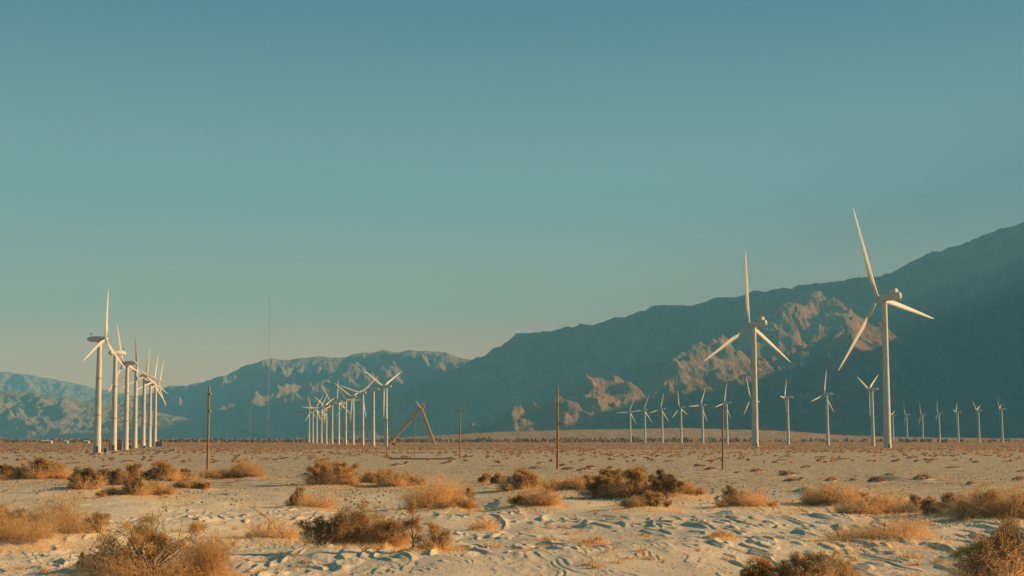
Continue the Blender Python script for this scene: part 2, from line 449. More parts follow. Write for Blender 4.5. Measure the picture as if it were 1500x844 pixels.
def make_range(px, nt_, foot, crest, sky_pts, amp, scl, seed, spurs, jag=1.5, rot=0.0, stretch=2.2, tmax=1.5, nf=1.0):
    """heightfield: rises from the foot line to the crest line, gullied by ridged noise. returns X,Y,Z,Zbase"""
    t = np.concatenate([np.linspace(-.04, 1.0, nt_), np.linspace(1.02, tmax, 16)])
    PX, T = np.meshgrid(px, t)
    yf = np.interp(PX, *foot); yc = np.interp(PX, *crest)
    Y = yf + (yc - yf) * T
    sk = np.interp(PX, *sky_pts) + jag * fbm(PX / 26, PX * 0 + seed, 4, seed + 70)
    X = (PX - CX) / F * Y * math.cos(PITCH)
    c, s = math.cos(rot), math.sin(rot)
    u = (X * c + Y * s) / scl; v = (-X * s + Y * c) / scl / stretch
    u = u + .35 * fbm(X / scl / 1.7, Y / scl / 1.7, 2, seed + 5)
    rd = ridged(u, v, 6, seed, .52) - .85
    rd2 = ridged(X / scl * 3.1, Y / scl * 2.0, 4, seed + 90, .5) - .8
    env = smooth(0, .22, T) * (1 - smooth(.80, 1.0, T) * .93)
    Zs = (HOR - sk) * warp_t(G_MAIN, T) / F * Y
    z = Zs + amp * env * (rd + .28 * rd2) + amp * .16 * smooth(0, .1, T) * (1 - smooth(.93, 1, T)) * (ridged(u * 5.2 + .3 * rd, v * 6.5, 4, seed + 40, .62) - .8)
    Zb = z.copy()
    for (cx, cy, rx, ry, h, sh) in spurs:
        # a spur seen around pixel cx,cy : find its depth on the slope of its own column
        col = int(np.argmin(np.abs(px - cx)))
        elc = (HOR - sk[:, col]) * warp_t(G_MAIN, T[:, col])
        i = int(np.argmin(np.abs(elc[:nt_] - (HOR - cy))))
        y0 = Y[i, col]; wy = abs(Y[min(i + 1, nt_ - 1), col] - Y[i, col]) / max(.01, abs(elc[min(i + 1, nt_ - 1)] - elc[i])) * ry
        uu = (PX - cx) / rx; vv = (Y - y0 - sh * uu * wy) / wy
        nzs = 1 + .5 * fbm(X / scl * 2.5, Y / scl * 2.5, 3, seed + 33)
        z = z + h * np.exp(-(uu ** 2 + vv ** 2) ** 1.5) * nzs
    lim = (HOR - sk) * .992 / F * Y                       # nothing in front may rise over the skyline
    z = np.where(T < 1, np.minimum(z, lim * (.965 + .035 * T)), z)
    return PX, X, Y, z + CAMH * smooth(0, .3, T), Zb

def grid_obj(name, X, Y, Z, m, label):
    n, k = Y.shape
    idx = np.arange(n * k).reshape(n, k)
    f = np.stack([idx[:-1, :-1], idx[:-1, 1:], idx[1:, 1:], idx[1:, :-1]], -1).reshape(-1, 4)
    return tag(link(name, np_mesh(name, np.stack([X, Y, Z], -1), f, m, True)), label, kind='structure')

SKY1 = ([430, 520, 600, 650, 690, 715, 740, 765, 790, 830, 860, 880, 930, 975, 1015, 1040, 1080, 1110, 1140, 1165, 1210, 1240, 1290, 1330, 1360, 1400, 1450, 1500, 1600, 1800, 2200],
        [640, 612, 566, 545, 527, 514, 500, 488, 486, 478, 479, 475, 458, 447, 446, 440, 434, 425, 422, 423, 414, 410, 405, 390, 378, 360, 344, 325, 300, 270, 250])
def ridge_z(x0, y0, x1, y1, z0, z1, X, Y, sr, sl):
    """tent shaped ridge from (x0,y0,z0) to (x1,y1,z1) with its own slopes right and left"""
    dx, dy = x1 - x0, y1 - y0; L2 = dx * dx + dy * dy
    t = np.clip(((X - x0) * dx + (Y - y0) * dy) / L2, 0, 1)
    qx, qy = X - (x0 + t * dx), Y - (y0 + t * dy)
    d = np.sqrt(qx * qx + qy * qy)
    side = np.where(qx > 0, sr, sl)
    return z0 + (z1 - z0) * t - side * np.sqrt(d * d + 400) + side * 20
def add_spurs(X, Y, Z, spurs, scl, amp, seed):
    wx = X + .35 * scl * fbm(X / scl, Y / scl, 3, seed); wy = Y + .35 * scl * fbm(X / scl, Y / scl, 3, seed + 9)
    top = np.full_like(Z, -1e4)
    for pts in spurs:
        w = [(lambda p: (p[0], p[1], p[2]))(at(a_, b_, c_)) for a_, b_, c_ in pts]
        for i in range(len(w) - 1):
            top = np.maximum(top, ridge_z(w[i][0], w[i][1], w[i + 1][0], w[i + 1][1], w[i][2], w[i + 1][2], wx, wy, .62, .80))
    gull = ridged(X / scl / 1.1 + Y / scl * .4, Y / scl / 1.1 - X / scl * .3, 5, seed + 20, .58) - .85
    top = top + .14 * amp * (ridged(X / scl * 4.3, Y / scl * 2.6, 4, seed + 44, .65) - .8) * smooth(-30, 60, top)
    top = top + amp * gull * smooth(-30, 60, top)
    k_ = 12.
    h = np.clip(.5 + .5 * (top - Z) / k_, 0, 1)
    return Z + (top - Z) * h + k_ * h * (1 - h) * .5
SKY1M = SKY1
FOOT1 = ([430, 700, 1000, 1250, 1500, 2200], [7300, 7300, 7250, 7250, 7200, 7100])
CREST1 = ([430, 700, 1000, 1250, 1500, 2200], [9100, 9100, 9100, 9100, 9200, 9400])
px1 = np.concatenate([np.linspace(430, 1560, 1050), np.linspace(1566, 2200, 110)])
P1, X1, Y1, Z1, B1 = make_range(px1, 250, FOOT1, CREST1, SKY1M, 260, 640, 12, [], jag=3.0, rot=-.5, stretch=1.6)
# the low ground in front of the range, so that its spurs can come forward
tt = np.linspace(0, 1, 150)[:-1]
Yf = 5250 + (Y1[0:1, :] - 5250) * tt[:, None]; Pf = np.repeat(px1[None, :], len(tt), 0)
X1 = np.concatenate([(Pf - CX) / F * Yf * math.cos(PITCH), X1]); Y1 = np.concatenate([Yf, Y1]); P1 = np.concatenate([Pf, P1])
Zf = np.zeros_like(Yf) + Z1[0:1, :] * tt[:, None]
Z1 = np.concatenate([Zf, Z1]); B1 = np.concatenate([Zf, B1])
SPURS1 = [  # pixel column, pixel row, distance of ridge points
  [(890, 552, 6000), (868, 556, 5950), (845, 578, 5850), (820, 594, 5780), (795, 600, 5720), (768, 598, 5680), (740, 604, 5640), (712, 636, 5560)],
  [(868, 556, 5950), (862, 600, 5600)], [(845, 578, 5850), (832, 612, 5560)], [(795, 600, 5720), (780, 622, 5480)], [(768, 598, 5680), (750, 624, 5480)],
  [(1100, 490, 7200), (1040, 503, 6800), (1016, 506, 6550), (1000, 540, 6300), (985, 572, 6120)],
  [(1016, 506, 6550), (1034, 540, 6350), (1040, 575, 6150)], [(1040, 503, 6800), (1060, 540, 6500), (1072, 590, 6250)], [(1000, 540, 6300), (1012, 575, 6080)], [(990, 560, 6200), (968, 582, 6150)],
  [(1200, 418, 8200), (1185, 436, 7400), (1172, 442, 7250), (1128, 470, 7100), (1100, 500, 6950), (1078, 545, 6800)],
  [(1172, 442, 7250), (1160, 490, 7000), (1135, 545, 6720)], [(1128, 470, 7100), (1118, 520, 6850), (1105, 555, 6720)], [(1185, 436, 7400), (1200, 480, 7050), (1195, 540, 6750)],
  [(1195, 432, 7450), (1218, 465, 7180), (1228, 520, 6850)], [(1160, 490, 7000), (1170, 545, 6720)], [(1200, 480, 7050), (1222, 545, 6760)]]
SKYLIM = np.interp(P1, SKY1M[0], HOR - np.array(SKY1M[1], float)) / F * Y1
Z1 = np.minimum(add_spurs(X1, Y1, Z1, SPURS1, 240, 24, 150), np.maximum(SKYLIM * .97, Z1))
SKY2 = ([100, 160, 200, 240, 290, 330, 360, 395, 420, 440, 470, 500, 530, 560, 585, 600, 625, 655, 685, 740, 820, 900],
        [612, 592, 582, 569, 560, 548, 534, 524, 527, 524, 522, 522, 517, 512, 515, 512, 514, 516, 525, 540, 560, 590])
FOOT2 = ([100, 300, 600, 900], [10100, 10200, 10300, 10300])
CREST2 = ([100, 300, 600, 900], [11800, 12200, 12400, 12500])
SP2 = [(318, 593, 22, 8, 150, 0), (345, 590, 22, 9, 160, 0), (385, 583, 22, 9, 170, -.2), (412, 573, 14, 10, 170, -.4), (455, 575, 12, 16, 170, .4), (478, 570, 14, 12, 170, 0), (500, 556, 14, 14, 200, 0), (535, 548, 18, 18, 240, .5), (570, 545, 16, 18, 220, .5), (430, 590, 16, 8, 120, 0)]
px2 = np.linspace(60, 900, 620)
P2, X2, Y2, Z2, B2 = make_range(px2, 170, FOOT2, CREST2, SKY2, 250, 800, 44, [], jag=2.0, rot=-.4, stretch=1.6)
tt = np.linspace(0, 1, 70)[:-1]
Yf = 9100 + (Y2[0:1, :] - 9100) * tt[:, None]; Pf = np.repeat(px2[None, :], len(tt), 0)
X2 = np.concatenate([(Pf - CX) / F * Yf * math.cos(PITCH), X2]); Y2 = np.concatenate([Yf, Y2]); P2 = np.concatenate([Pf, P2])
Zf = np.zeros_like(Yf) + Z2[0:1, :] * tt[:, None]
Z2 = np.concatenate([Zf, Z2]); B2 = np.concatenate([Zf, B2])
SPURS2 = [[(440, 566, 10100), (418, 566, 9700), (396, 576, 9600), (375, 582, 9550), (350, 586, 9500), (325, 590, 9450), (300, 602, 9400)],
  [(396, 576, 9600), (388, 606, 9350)], [(350, 586, 9500), (342, 608, 9300)], [(325, 590, 9450), (318, 608, 9280)],
  [(600, 520, 11200), (566, 528, 10500), (545, 545, 10200), (520, 565, 9900), (500, 590, 9750)], [(566, 528, 10500), (575, 560, 10050)], [(545, 545, 10200), (552, 580, 9850)],
  [(540, 522, 10900), (515, 540, 10200), (490, 556, 10000), (468, 560, 9900), (440, 582, 9750)], [(490, 556, 10000), (486, 592, 9700)], [(468, 560, 9900), (462, 596, 9700)], [(440, 582, 9750), (425, 604, 9650)]]
SKYLIM = np.interp(P2, SKY2[0], HOR - np.array(SKY2[1], float)) / F * Y2
Z2 = np.minimum(add_spurs(X2, Y2, Z2, SPURS2, 320, 45, 170), np.maximum(SKYLIM * .97, Z2))

SKY3 = ([-2600, -1800, -1200, -800, -400, -200, -60, 0, 40, 80, 140, 180, 230, 290, 360], [643, 600, 585, 570, 560, 550, 548, 545, 549, 556, 570, 577, 590, 606, 625])
px3 = np.concatenate([np.linspace(-2600, -430, 160), np.linspace(-420, 380, 380)])
P3, X3, Y3, Z3, B3 = make_range(px3, 110, ([-420, 380], [12500, 13500]), ([-420, 380], [17000, 17000]), SKY3, 160, 1300, 71, [], jag=1.0, rot=.3)
grid_obj('mountain', X3, Y3, Z3, ROCK2, 'palest and farthest mountain at the left border')

SKY4 = ([-2400, -1700, -1200, -800, -420, -200, -40, 0, 60, 120, 160, 200, 240, 280, 330, 380], [643, 620, 598, 590, 578, 574, 572, 572, 577, 586, 594, 600, 606, 615, 629, 641])
px4 = np.concatenate([np.linspace(-2400, -430, 260), np.linspace(-420, 380, 520)])
P4, X4, Y4, Z4, B4 = make_range(px4, 170, ([-420, 380], [8350, 8500]), ([-420, 380], [9900, 9900]), SKY4, 62, 640, 93, [], jag=2.0, rot=.2, stretch=1.1)
grid_obj('hills', X4, Y4, Z4, ROCK2, 'low crumpled tan hills below the palest mountain at left')

# unseen massif added beyond the frame; crest shaped to shade slopes and light spurs
yb = np.arange(3200, 20000, 100.0)
Tk = np.full(len(yb), -1e9)
sy = sv.y / sv.x
for (PX, X, Y, Zb, lo, hi) in ((P1, X1, Y1, B1, 560, 1560), (P2, X2, Y2, B2, 240, 700)):
    sel = (PX > lo) & (PX < hi) & (Zb > 30)
    cc = Y[sel] - sy * X[sel]; kk = Zb[sel] - TE * X[sel]
    bi = np.clip(((cc - yb[0]) / 100).astype(int), 0, len(yb) - 1)
    for i in range(len(yb)):
        s_ = kk[bi == i]
        if len(s_) > 60: Tk[i] = max(Tk[i], np.percentile(s_, 98.5))
ok = Tk > -1e8
Tk = np.interp(yb, yb[ok], Tk[ok])
Tk = np.convolve(np.pad(Tk, 2, mode='edge'), np.ones(5) / 5, 'valid')
XR = lambda y: .42 * y + 300
# height of the shading crest line by slice: low where spurs come forward into the light, above the slopes elsewhere
SL = [(3200, -300), (4000, -120), (5150, -20), (5350, -20), (5950, -25), (6080, -115), (6620, -120), (6720, -190), (7180, -180), (7450, None), (8250, None), (8400, 1150), (8800, 1130), (8950, 800), (9250, 840), (9620, 830), (9700, 700), (10150, 700), (10350, None), (20000, None)]
def slice_T(y):
    base = np.interp(y, yb, Tk) + 20 + 140 * smooth(10200, 10700, y)
    out = base.copy()
    for (a0, t0), (a1, t1) in zip(SL[:-1], SL[1:]):
        m = (y >= a0) & (y <= a1); f = (y - a0) / (a1 - a0)
        v0 = base if t0 is None else t0; v1 = base if t1 is None else t1
        out = np.where(m, v0 * (1 - f) + v1 * f, out)
    return out
Tk = slice_T(yb)
Tk = np.where((yb > 7450) & (yb < 9150), np.maximum(Tk, 500), Tk)
grid_obj('mountain', X1, Y1, Z1, ROCK, 'long dark mountain slope rising to the right behind the turbines')
grid_obj('mountain', X2, Y2, Z2, ROCK2, 'bluer farther mountain behind the middle row of turbines')
cut = smooth(3250, 3700, yb)
uo = np.linspace(-1, 1, 181)
U, YB = np.meshgrid(uo, np.arange(3200, 15000, 50.0))
Xm = XR(YB) + U * np.where(U < 0, 400 + .08 * YB, 3500)
H = np.interp(YB - sy * Xm, yb, (Tk + 10)) + TE * XR(YB)
H = H * np.interp(YB, [3200, 3500, 3900], [0, .7, 1])
H = H * (1 - smooth(11500, 14900, YB))
prof = np.where(U < 0, 1 + U, 1 - U ** 2 * .0 - U)
env_m = np.clip(4 * prof * (1 - prof), 0, 1)
Zm = H * prof ** np.where(U > 0, 1.35, 1.1) + H * env_m * (.30 * (ridged(Xm / 1500, YB / 1300, 6, 61, .55) - .9) + .05 * fbm(Xm / 300, YB / 300, 3, 62)) - 2
Zm = np.maximum(Zm, -2)
grid_obj('mountain', Xm, YB, Zm, ROCK, 'high unseen massif added beyond the right border to shade the slopes')
TOPZ = float(max(Zm.max(), Z1.max(), Z2.max(), Z3.max()))
print('top of terrain', TOPZ)

# ------------------------------------------------------------------ wind turbines
def circ(r, z, n=20, ox=0, oy=0): return [(ox + r * math.cos(2 * math.pi * i / n), oy + r * math.sin(2 * math.pi * i / n), z) for i in range(n)]
def tower_mesh(h, rb, rt, name):
    m = MB(); rings = []
    for i in range(13):
        t = i / 12; rings.append(circ(rb + (rt - rb) * t ** .85, h * t, 28))
    m.loft(rings); return m.mesh(name, PAINT, True, 40)
def blade_mesh(L, chord, name, rroot):
    m = MB(); rings = []
    st = [0, .02, .05, .1, .16, .22, .3, .4, .5, .6, .7, .8, .88, .94, .975, 1.0]
    for s_ in st:
        c = np.interp(s_, [0, .05, .2, .5, .8, .95, 1], [rroot * 2, rroot * 2, chord, chord * .72, chord * .42, chord * .24, chord * .05])
        th = np.interp(s_, [0, .05, .2, .5, 1], [rroot * 2, rroot * 1.9, chord * .28, chord * .13, chord * .02])
        tw = math.radians(np.interp(s_, [0, .1, .3, 1], [24, 20, 9, 0]))
        off = np.interp(s_, [0, .05, .2, 1], [0, 0, chord * .22, chord * .02])
        pre = -.016 * L * s_ * s_
        ring = []
        for i in range(12):
            a = 2 * math.pi * i / 12
            cy = math.cos(a) * c / 2 + off; cx = math.sin(a) * th / 2 * (1 if s_ < .05 else (1 - .35 * math.cos(a)))
            ring.append((cx * math.cos(tw) + cy * math.sin(tw) - pre, cy * math.cos(tw) - cx * math.sin(tw), L * s_))
        rings.append(ring)
    m.loft(rings); return m.mesh(name, PAINT, True, 60)
def sup(w, h, x, zc=0, n=20, p=3.2, yc=0):
    r = []
    for i in range(n):
        a = 2 * math.pi * i / n; c, s_ = math.cos(a), math.sin(a)
        r.append((x, yc + w / 2 * math.copysign(abs(c) ** (2 / p), c), zc + h / 2 * math.copysign(abs(s_) ** (2 / p), s_)))
    return r
def nacelle_small():
    m = MB()
    m.loft([sup(.9, .9, 1.6), sup(1.5, 1.5, 1.4, .05), sup(1.9, 1.9, .8, .1), sup(2.0, 2.0, -1.5, .15), sup(1.95, 1.9, -3.2, .1), sup(1.6, 1.5, -4.1, .1), sup(.9, .8, -4.6, .1)])
    return m.mesh('nacelle', PAINT, True, 50)
def nacelle_big():
    m = MB()
    m.loft([sup(2.2, 2.2, 3.2, 0, p=2), sup(2.9, 3.0, 2.6, 0, p=2.4), sup(3.2, 3.4, 1.0, .0), sup(3.3, 3.6, -3.0, .1), sup(3.2, 3.6, -7.0, .25), sup(3.4, 4.3, -7.4, .45, p=2.6), sup(3.4, 4.4, -9.4, .45, p=2.6), sup(2.8, 3.6, -10.3, .45, p=2.4), sup(1.4, 2.0, -10.7, .45, p=2)])
    return m.mesh('nacelle', PAINT, True, 50)
def cooler_big():
    m = MB(); m.loft([[(-3.6, y, z) for y, z in ((-1.2, 1.7), (1.2, 1.7), (1.2, 1.9), (-1.2, 1.9))], [(-5.6, y, z) for y, z in ((-1.4, 1.8), (1.4, 1.8), (1.4, 4.2), (-1.4, 4.2))],
                      [(-7.9, y, z) for y, z in ((-1.4, 2.1), (1.4, 2.1), (1.4, 4.5), (-1.4, 4.5))], [(-8.3, y, z) for y, z in ((-1.2, 2.3), (1.2, 2.3), (1.2, 4.1), (-1.2, 4.1))]])
    return m.mesh('cooler', PAINT, True, 30)
def hub_mesh(r, ln, x0):
    m = MB(); m.loft([[(x0 + ln * t, r * k * math.cos(2 * math.pi * i / 18), r * k * math.sin(2 * math.pi * i / 18)) for i in range(18)]
                      for t, k in ((0, .8), (.08, 1), (.45, 1), (.7, .86), (.88, .55), (1, .12))])
    return m.mesh('hub', PAINT, True, 60)

SM = dict(tower=tower_mesh(38.8, 1.42, .78, 'tower'), nac=nacelle_small(), hub=hub_mesh(.95, 1.7, 1.5), blade=blade_mesh(18.5, 1.45, 'blade', .36), L=18.5, h=38.8, top=.95, hx=2.2, nz=.95)
BG = dict(tower=tower_mesh(78, 2.05, 1.42, 'tower'), nac=nacelle_big(), hub=hub_mesh(1.75, 3.6, 3.0), blade=blade_mesh(47.5, 3.5, 'blade', .95), L=47.5, h=78, top=1.8, hx=4.6, nz=1.8)
ring_s = MB().tube((0, 0, 0), (0, 0, .22), 1.19, 1.18, 28).mesh('flange', GREYMET, True, 40)
ring_b = MB().tube((0, 0, 0), (0, 0, .22), 1.87, 1.86, 28).mesh('flange', PAINT, True, 40)
door_m = MB().box((-.45, -.08, 0), (.45, .08, 2.1)).mesh('door', GREYMET)
foot_s = MB().tube((0, 0, -.8), (0, 0, .22), 2.0, 1.9, 24).mesh('foundation', SHED)
foot_b = MB().tube((0, 0, -.8), (0, 0, .25), 2.9, 2.8, 24).mesh('foundation', SHED)
vane_m = MB().tube((-3.4, .3, 1.1), (-3.4, .3, 2.1), .06, n=6).tube((-3.7, .3, 2.1), (-3.1, .3, 2.1), .07, n=6).box((-3.75, .27, 1.9), (-3.45, .33, 2.35)).mesh('wind_vane', DARKMET)

def turbine(px, hpx, tips, face, label, group, kit=SM, detail=0):
    """px,hpx: tower column and height in the photograph; tips: three blade tips; face: 'LA' hub left and away, 'RT' hub right and towards us"""
    Hreal = kit['h'] + kit['nz']
    Y = F * Hreal / hpx
    x = (px - CX) / F * Y * math.cos(PITCH)
    zb = gz(x, Y, False)
    e = empty('wind_turbine', (x, Y, zb))
    tag(e, label, 'wind turbine', group)
    link('foundation', foot_b if kit is BG else foot_s, e)
    tw = link('tower', kit['tower'], e)
    for fz in ((.34, .67) if kit is SM else (.27, .6)):
        fl = link('flange', ring_b if kit is BG else ring_s, tw, (0, 0, kit['h'] * fz))
        sc = (1.0 - (fz - (.3)) * .42) * 1.02 if kit is SM else (1.03 - (fz - .27) * .33)
        fl.scale = (sc * (1.055 if kit is SM else 1.0), sc * (1.055 if kit is SM else 1.0), 1)
    if detail:
        d = link('door', door_m, tw, (.35, -(2.02 if kit is BG else 1.40), .3))
    alpha = math.atan2(x, Y)
    k = .5; th = 0; L = kit['L']
    if tips:
        P = np.array(tips, float); mc = P.mean(0); D = P - mc
        Lp = math.sqrt((D[:, 1] ** 2).sum() / 1.5); kl = math.sqrt((D[:, 0] ** 2).sum() / 1.5)
        k = min(.985, kl / Lp); L = min(1.25, max(.85, Lp * Y / F / kit['L'])) * kit['L']
        if kl > Lp: L = kl * Y / F
    s_ = math.sqrt(1 - k * k)
    psi = (math.atan2(k, -s_) if face == 'LA' else math.atan2(-k, s_)) - alpha
    if face == 'LT': psi = math.atan2(-k, -s_) - alpha
    ks = -math.sin(psi + alpha)
    if tips:
        ang = [math.atan2(-dx / ks, -dy) for dx, dy in D]
        th = math.atan2(sum(math.sin(3 * a) for a in ang), sum(math.cos(3 * a) for a in ang)) / 3
    zt = kit['h'] + kit['nz']
    Rz = Matrix.Rotation(psi, 4, 'Z'); T0 = Matrix.Translation((0, 0, zt))
    nac = link('nacelle', kit['nac'], e); nac.matrix_local = T0 @ Rz
    if kit is BG:
        link('cooler', COOL, nac)
    elif detail:
        link('wind_vane', vane_m, nac)
    hb = link('hub', kit['hub'], e); hb.matrix_local = T0 @ Rz
    if tips:
        for i in range(3):
            b = link('blade', kit['blade'], e)
            b.matrix_local = T0 @ Rz @ Matrix.Translation((kit['hx'], 0, 0)) @ Matrix.Rotation(th + i * 2 * math.pi / 3, 4, 'X') @ Matrix.Diagonal((1, 1, L / kit['L'], 1))
    return e
COOL = cooler_big()
GB, GL, GM, GR, GF = 'two tall modern turbines', 'left row of turbines', 'middle row of turbines', 'right row of small turbines', 'far right row of small turbines'
turbine(1300, 220, [(1250, 306), (1221, 549), (1363, 457)], 'LA', 'tallest white wind turbine, the nearest at right, one blade pointing up left', GB, BG, 1)
turbine(1106.7, 178.5, [(1092.7, 368.2), (1027, 537.7), (1153, 526.3)], 'LA', 'second tallest turbine, blades spread like an upside down Y before the mountain', GB, BG, 1)
turbine(142.4, 166, [(148, 420.5), (122.6, 521), (183, 543.5)], 'RT', 'nearest turbine of the left row with grey nacelle pointing left', GL, SM, 1)
turbine(166.3, 143, None, 'LT', 'thick bladeless turbine tower second from the left in the left row', GL, SM, 1)
turbine(184, 126, [(175, 477), (160, 579), (208, 537)], 'LA', 'third turbine of the left row, grey nacelle pointing right', GL)
turbine(197.2, 115.5, [(195, 487), (153.5, 572), (247, 563)], 'RT', 'fourth turbine of the left row, rotor seen face on', GL)
turbine(209.5, 104, [(220, 506), (243, 572), (176, 572)], 'RT', 'fifth turbine of the left row, between two grey nacelles', GL)
turbine(218.7, 94, [(227, 518), (239, 591), (196, 574)], 'RT', 'sixth turbine of the left row, last but one before open plain', GL)
turbine(226.4, 89, [(239.5, 528), (245.5, 597), (217, 570)], 'RT', 'smallest and last turbine of the left row with blades right of its tower', GL)
M = [(565.2, 87, [(535, 541.7), (589, 537.8), (561.4, 608.2)], 'nearest turbine of the middle row with two blades raised in a V'),
     (546.6, 82, None, 'bladeless tower second from the right in the middle row'),
     (531, 76, [(553.9, 548.9), (496.5, 563.9), (535.6, 612.4)], 'third turbine from the right in the middle row, one blade reaching up right'),
     (517, 70, [(490.6, 560.6), (543.4, 562.6), (513.2, 616)], 'fourth turbine from the right in the middle row, wide open V of blades'),
     (506, 64.5, [(533.7, 582), (493, 564), (490, 606)], 'fifth turbine from the right in the middle row, one blade level to the right'),
     (495.7, 62, [(497.8, 554.8), (514.8, 603.6), (472.4, 602.6)], 'sixth turbine from the right in the middle row, one blade straight up'),
     (486.2, 59.5, [(471.4, 565.7), (510, 590), (473, 617)], 'seventh turbine from the right in the middle row, sixth from the left'),
     (477.6, 54.5, [(461, 576), (481, 620), (490, 586)], 'fifth turbine from the left in the middle row, one blade pointing up left'),
     (470.6, 51.5, [(483, 573), (478, 619), (447, 599)], 'fourth turbine from the left in the middle row, one blade pointing up right'),
     (463.6, 51, [(443, 595), (475, 576), (472, 617)], 'third turbine from the left in the middle row, one blade level to the left'),
     (457.8, 48, [(447.7, 618.8), (472, 603), (453, 581)], 'second turbine from the left in the middle row, one blade slanting down left'),
     (452.3, 46.5, [(456.8, 581.8), (431, 608.8), (466, 610)], 'farthest turbine of the middle row, at its left end')]
for px, h, tp, lb in M: turbine(px, h, tp, 'LA', lb, GM)
R = [(923.5, 45, [(929.7, 585.4), (902.5, 608), (931.7, 623.7)], 'leftmost small turbine of the right row'),
     (945, 48, [(952, 582), (924.8, 606), (956.5, 622)], 'second small turbine from the left in the right row'),
     (970.3, 49.5, [(973, 577.3), (951, 608), (978.6, 618.6)], 'third small turbine from the left in the right row'),
     (998, 52, [(994.3, 571.9), (984, 615.2), (1006.8, 606.5)], 'fourth small turbine of the right row, upright blade before the lit rock face'),
     (1029.5, 56, [(1034.6, 569.3), (1009.2, 598.5), (1035.4, 618)], 'fifth small turbine of the right row, left of a brown wooden pole'),
     (1065, 60, [(1066.8, 561.6), (1048.5, 600.5), (1070.3, 612.2)], 'sixth small turbine of the right row, its tower just right of a brown pole'),
     (1103.5, 68, [(1099, 557.8), (1092.7, 614.3), (1117.3, 590.8)], 'small turbine mostly hidden behind the second tallest turbine'),
     (1154.6, 69, [(1154.8, 550), (1143.8, 588.8), (1152, 607.5)], 'small turbine first to the right of the second tallest one'),
     (1212.5, 74.5, [(1212.2, 539.7), (1188.5, 590.8), (1219.7, 601.5)], 'small turbine midway between the two tallest, by the pale track'),
     (1278.8, 82.5, [(1258.6, 554.2), (1289.6, 545.1), (1274.5, 610.6)], 'small turbine left of the tallest one, two blades raised in a V')]
for px, h, tp, lb in R: turbine(px, h, tp, 'LA', lb, GR)
Fr = [(1308.5, 38, [(1312.7, 601.5), (1303, 601), (1305, 632)], 'tiny turbine peeping out right beside the tallest tower'),
      (1329, 39, [(1326, 600.3), (1329.5, 602.8), (1324.9, 629.7)], 'sixth turbine from the right border, small, first clear of the tallest tower'),
      (1352, 40, [(1348.6, 591.5), (1346, 626.3), (1353, 611)], 'fifth small turbine from the right border'),
      (1376.5, 42, [(1374.3, 586.2), (1370.5, 622.2), (1375, 613)], 'fourth small turbine from the right border'),
      (1404, 44.5, [(1404, 586.2), (1397.5, 605.6), (1401.5, 622)], 'third small turbine from the right border'),
      (1434.5, 47, [(1426.5, 590.3), (1437.6, 592.7), (1429.9, 626.3)], 'second small turbine from the right border, blades in a narrow V'),
      (1468.5, 49.5, [(1468.5, 585.4), (1463.5, 591.5), (1463.7, 624.7)], 'last small turbine before the right border')]
for px, h, tp, lb in Fr: turbine(px, h, tp, 'LA', lb, GF)

# ------------------------------------------------------------------ wooden poles
def pole(pxb, pyb, pxt, pyt, r, label, arms=(), group='wooden utility poles'):
    Y = ground_y(pyb); xb, _, _ = at(pxb, pyb, Y); xt, _, zt = at(pxt, pyt, Y)
    zb = gz(xb, Y, False)
    e = empty('utility_pole', (xb, Y, zb)); tag(e, label, 'pole', group)
    h = zt - zb; dx = xt - xb
    m = MB(); n = 10; rings = []
    for i in range(9):
        t = i / 8; rings.append(circ(r * (1.08 - .3 * t), -.4 + (h + .4) * t, n, dx * t + .03 * math.sin(t * 5), 0))
    m.loft(rings); m.build('shaft', WOOD, e, True)
    for a in arms:
        kind, pyA = a[0], a[1]
        zA = at(pxb, pyA, Y)[2] - zb; xA = dx * zA / h
        if kind == 'cross':
            hw, ins = a[2], a[3]
            b = MB().box((xA - hw, -r - .12, zA - .06), (xA + hw, -r + .0, zA + .06)).build('crossarm', WOOD, e)
            MB().tube((xA - hw * .6, -r - .06, zA - .05), (xA, -r + .05, zA - .8), .02, n=5).tube((xA + hw * .6, -r - .06, zA - .05), (xA, -r + .05, zA - .8), .02, n=5).build('brace', DARKMET, e)
            for q in ins:
                g = MB().loft([circ(.03, zA + .06, 8, xA + q * hw, -r - .06), circ(.03, zA + .16, 8, xA + q * hw, -r - .06), circ(.09, zA + .17, 8, xA + q * hw, -r - .06), circ(.1, zA + .24, 8, xA + q * hw, -r - .06), circ(.06, zA + .3, 8, xA + q * hw, -r - .06)])
                g.build('insulator', CERAM, b, True)
        elif kind == 'knob':
            sx = a[2]
            MB().tube((xA, 0, zA), (xA + sx * (r + .16), -.05, zA), .04, n=6).tube((xA + sx * (r + .1), -.05, zA - .14), (xA + sx * (r + .1), -.05, zA + .16), .11, .08, n=8).build('insulator', CERAM, e, True)
            MB().tube((xA, 0, zA - .05), (xA, 0, zA + .05), r * 1.12, n=10).build('steel_band', DARKMET, e, True)
        elif kind == 'bracket':
            MB().tube((xA, 0, zA - .05), (xA + .95, 0, zA + .02), .05, n=6).tube((xA + .95, 0, zA + .02), (xA + 1.05, 0, zA + .2), .05, n=6).tube((xA + .1, 0, zA - .35), (xA + .75, 0, zA), .03, n=6).build('bent_bracket', WOOD, e, True)
            MB().tube((xA + 1.05, 0, zA + .18), (xA + 1.05, 0, zA + .42), .1, .07, n=8).build('insulator', CERAM, e, True)
    return e
pole(303.5, 693, 306.5, 565.5, .19, 'tall bare wooden pole at left with two side insulators', [('knob', 577, 1), ('knob', 602.5, 1)])
pole(816.5, 688.5, 817, 566.5, .20, 'tall wooden pole in the middle with a bent bracket on its right side', [('bracket', 620.5), ('knob', 593, -1)])
pole(1058.5, 688.5, 1059, 592, .17, 'plain wooden pole right of the middle with a pale stake beside it', [('knob', 598, -1)])
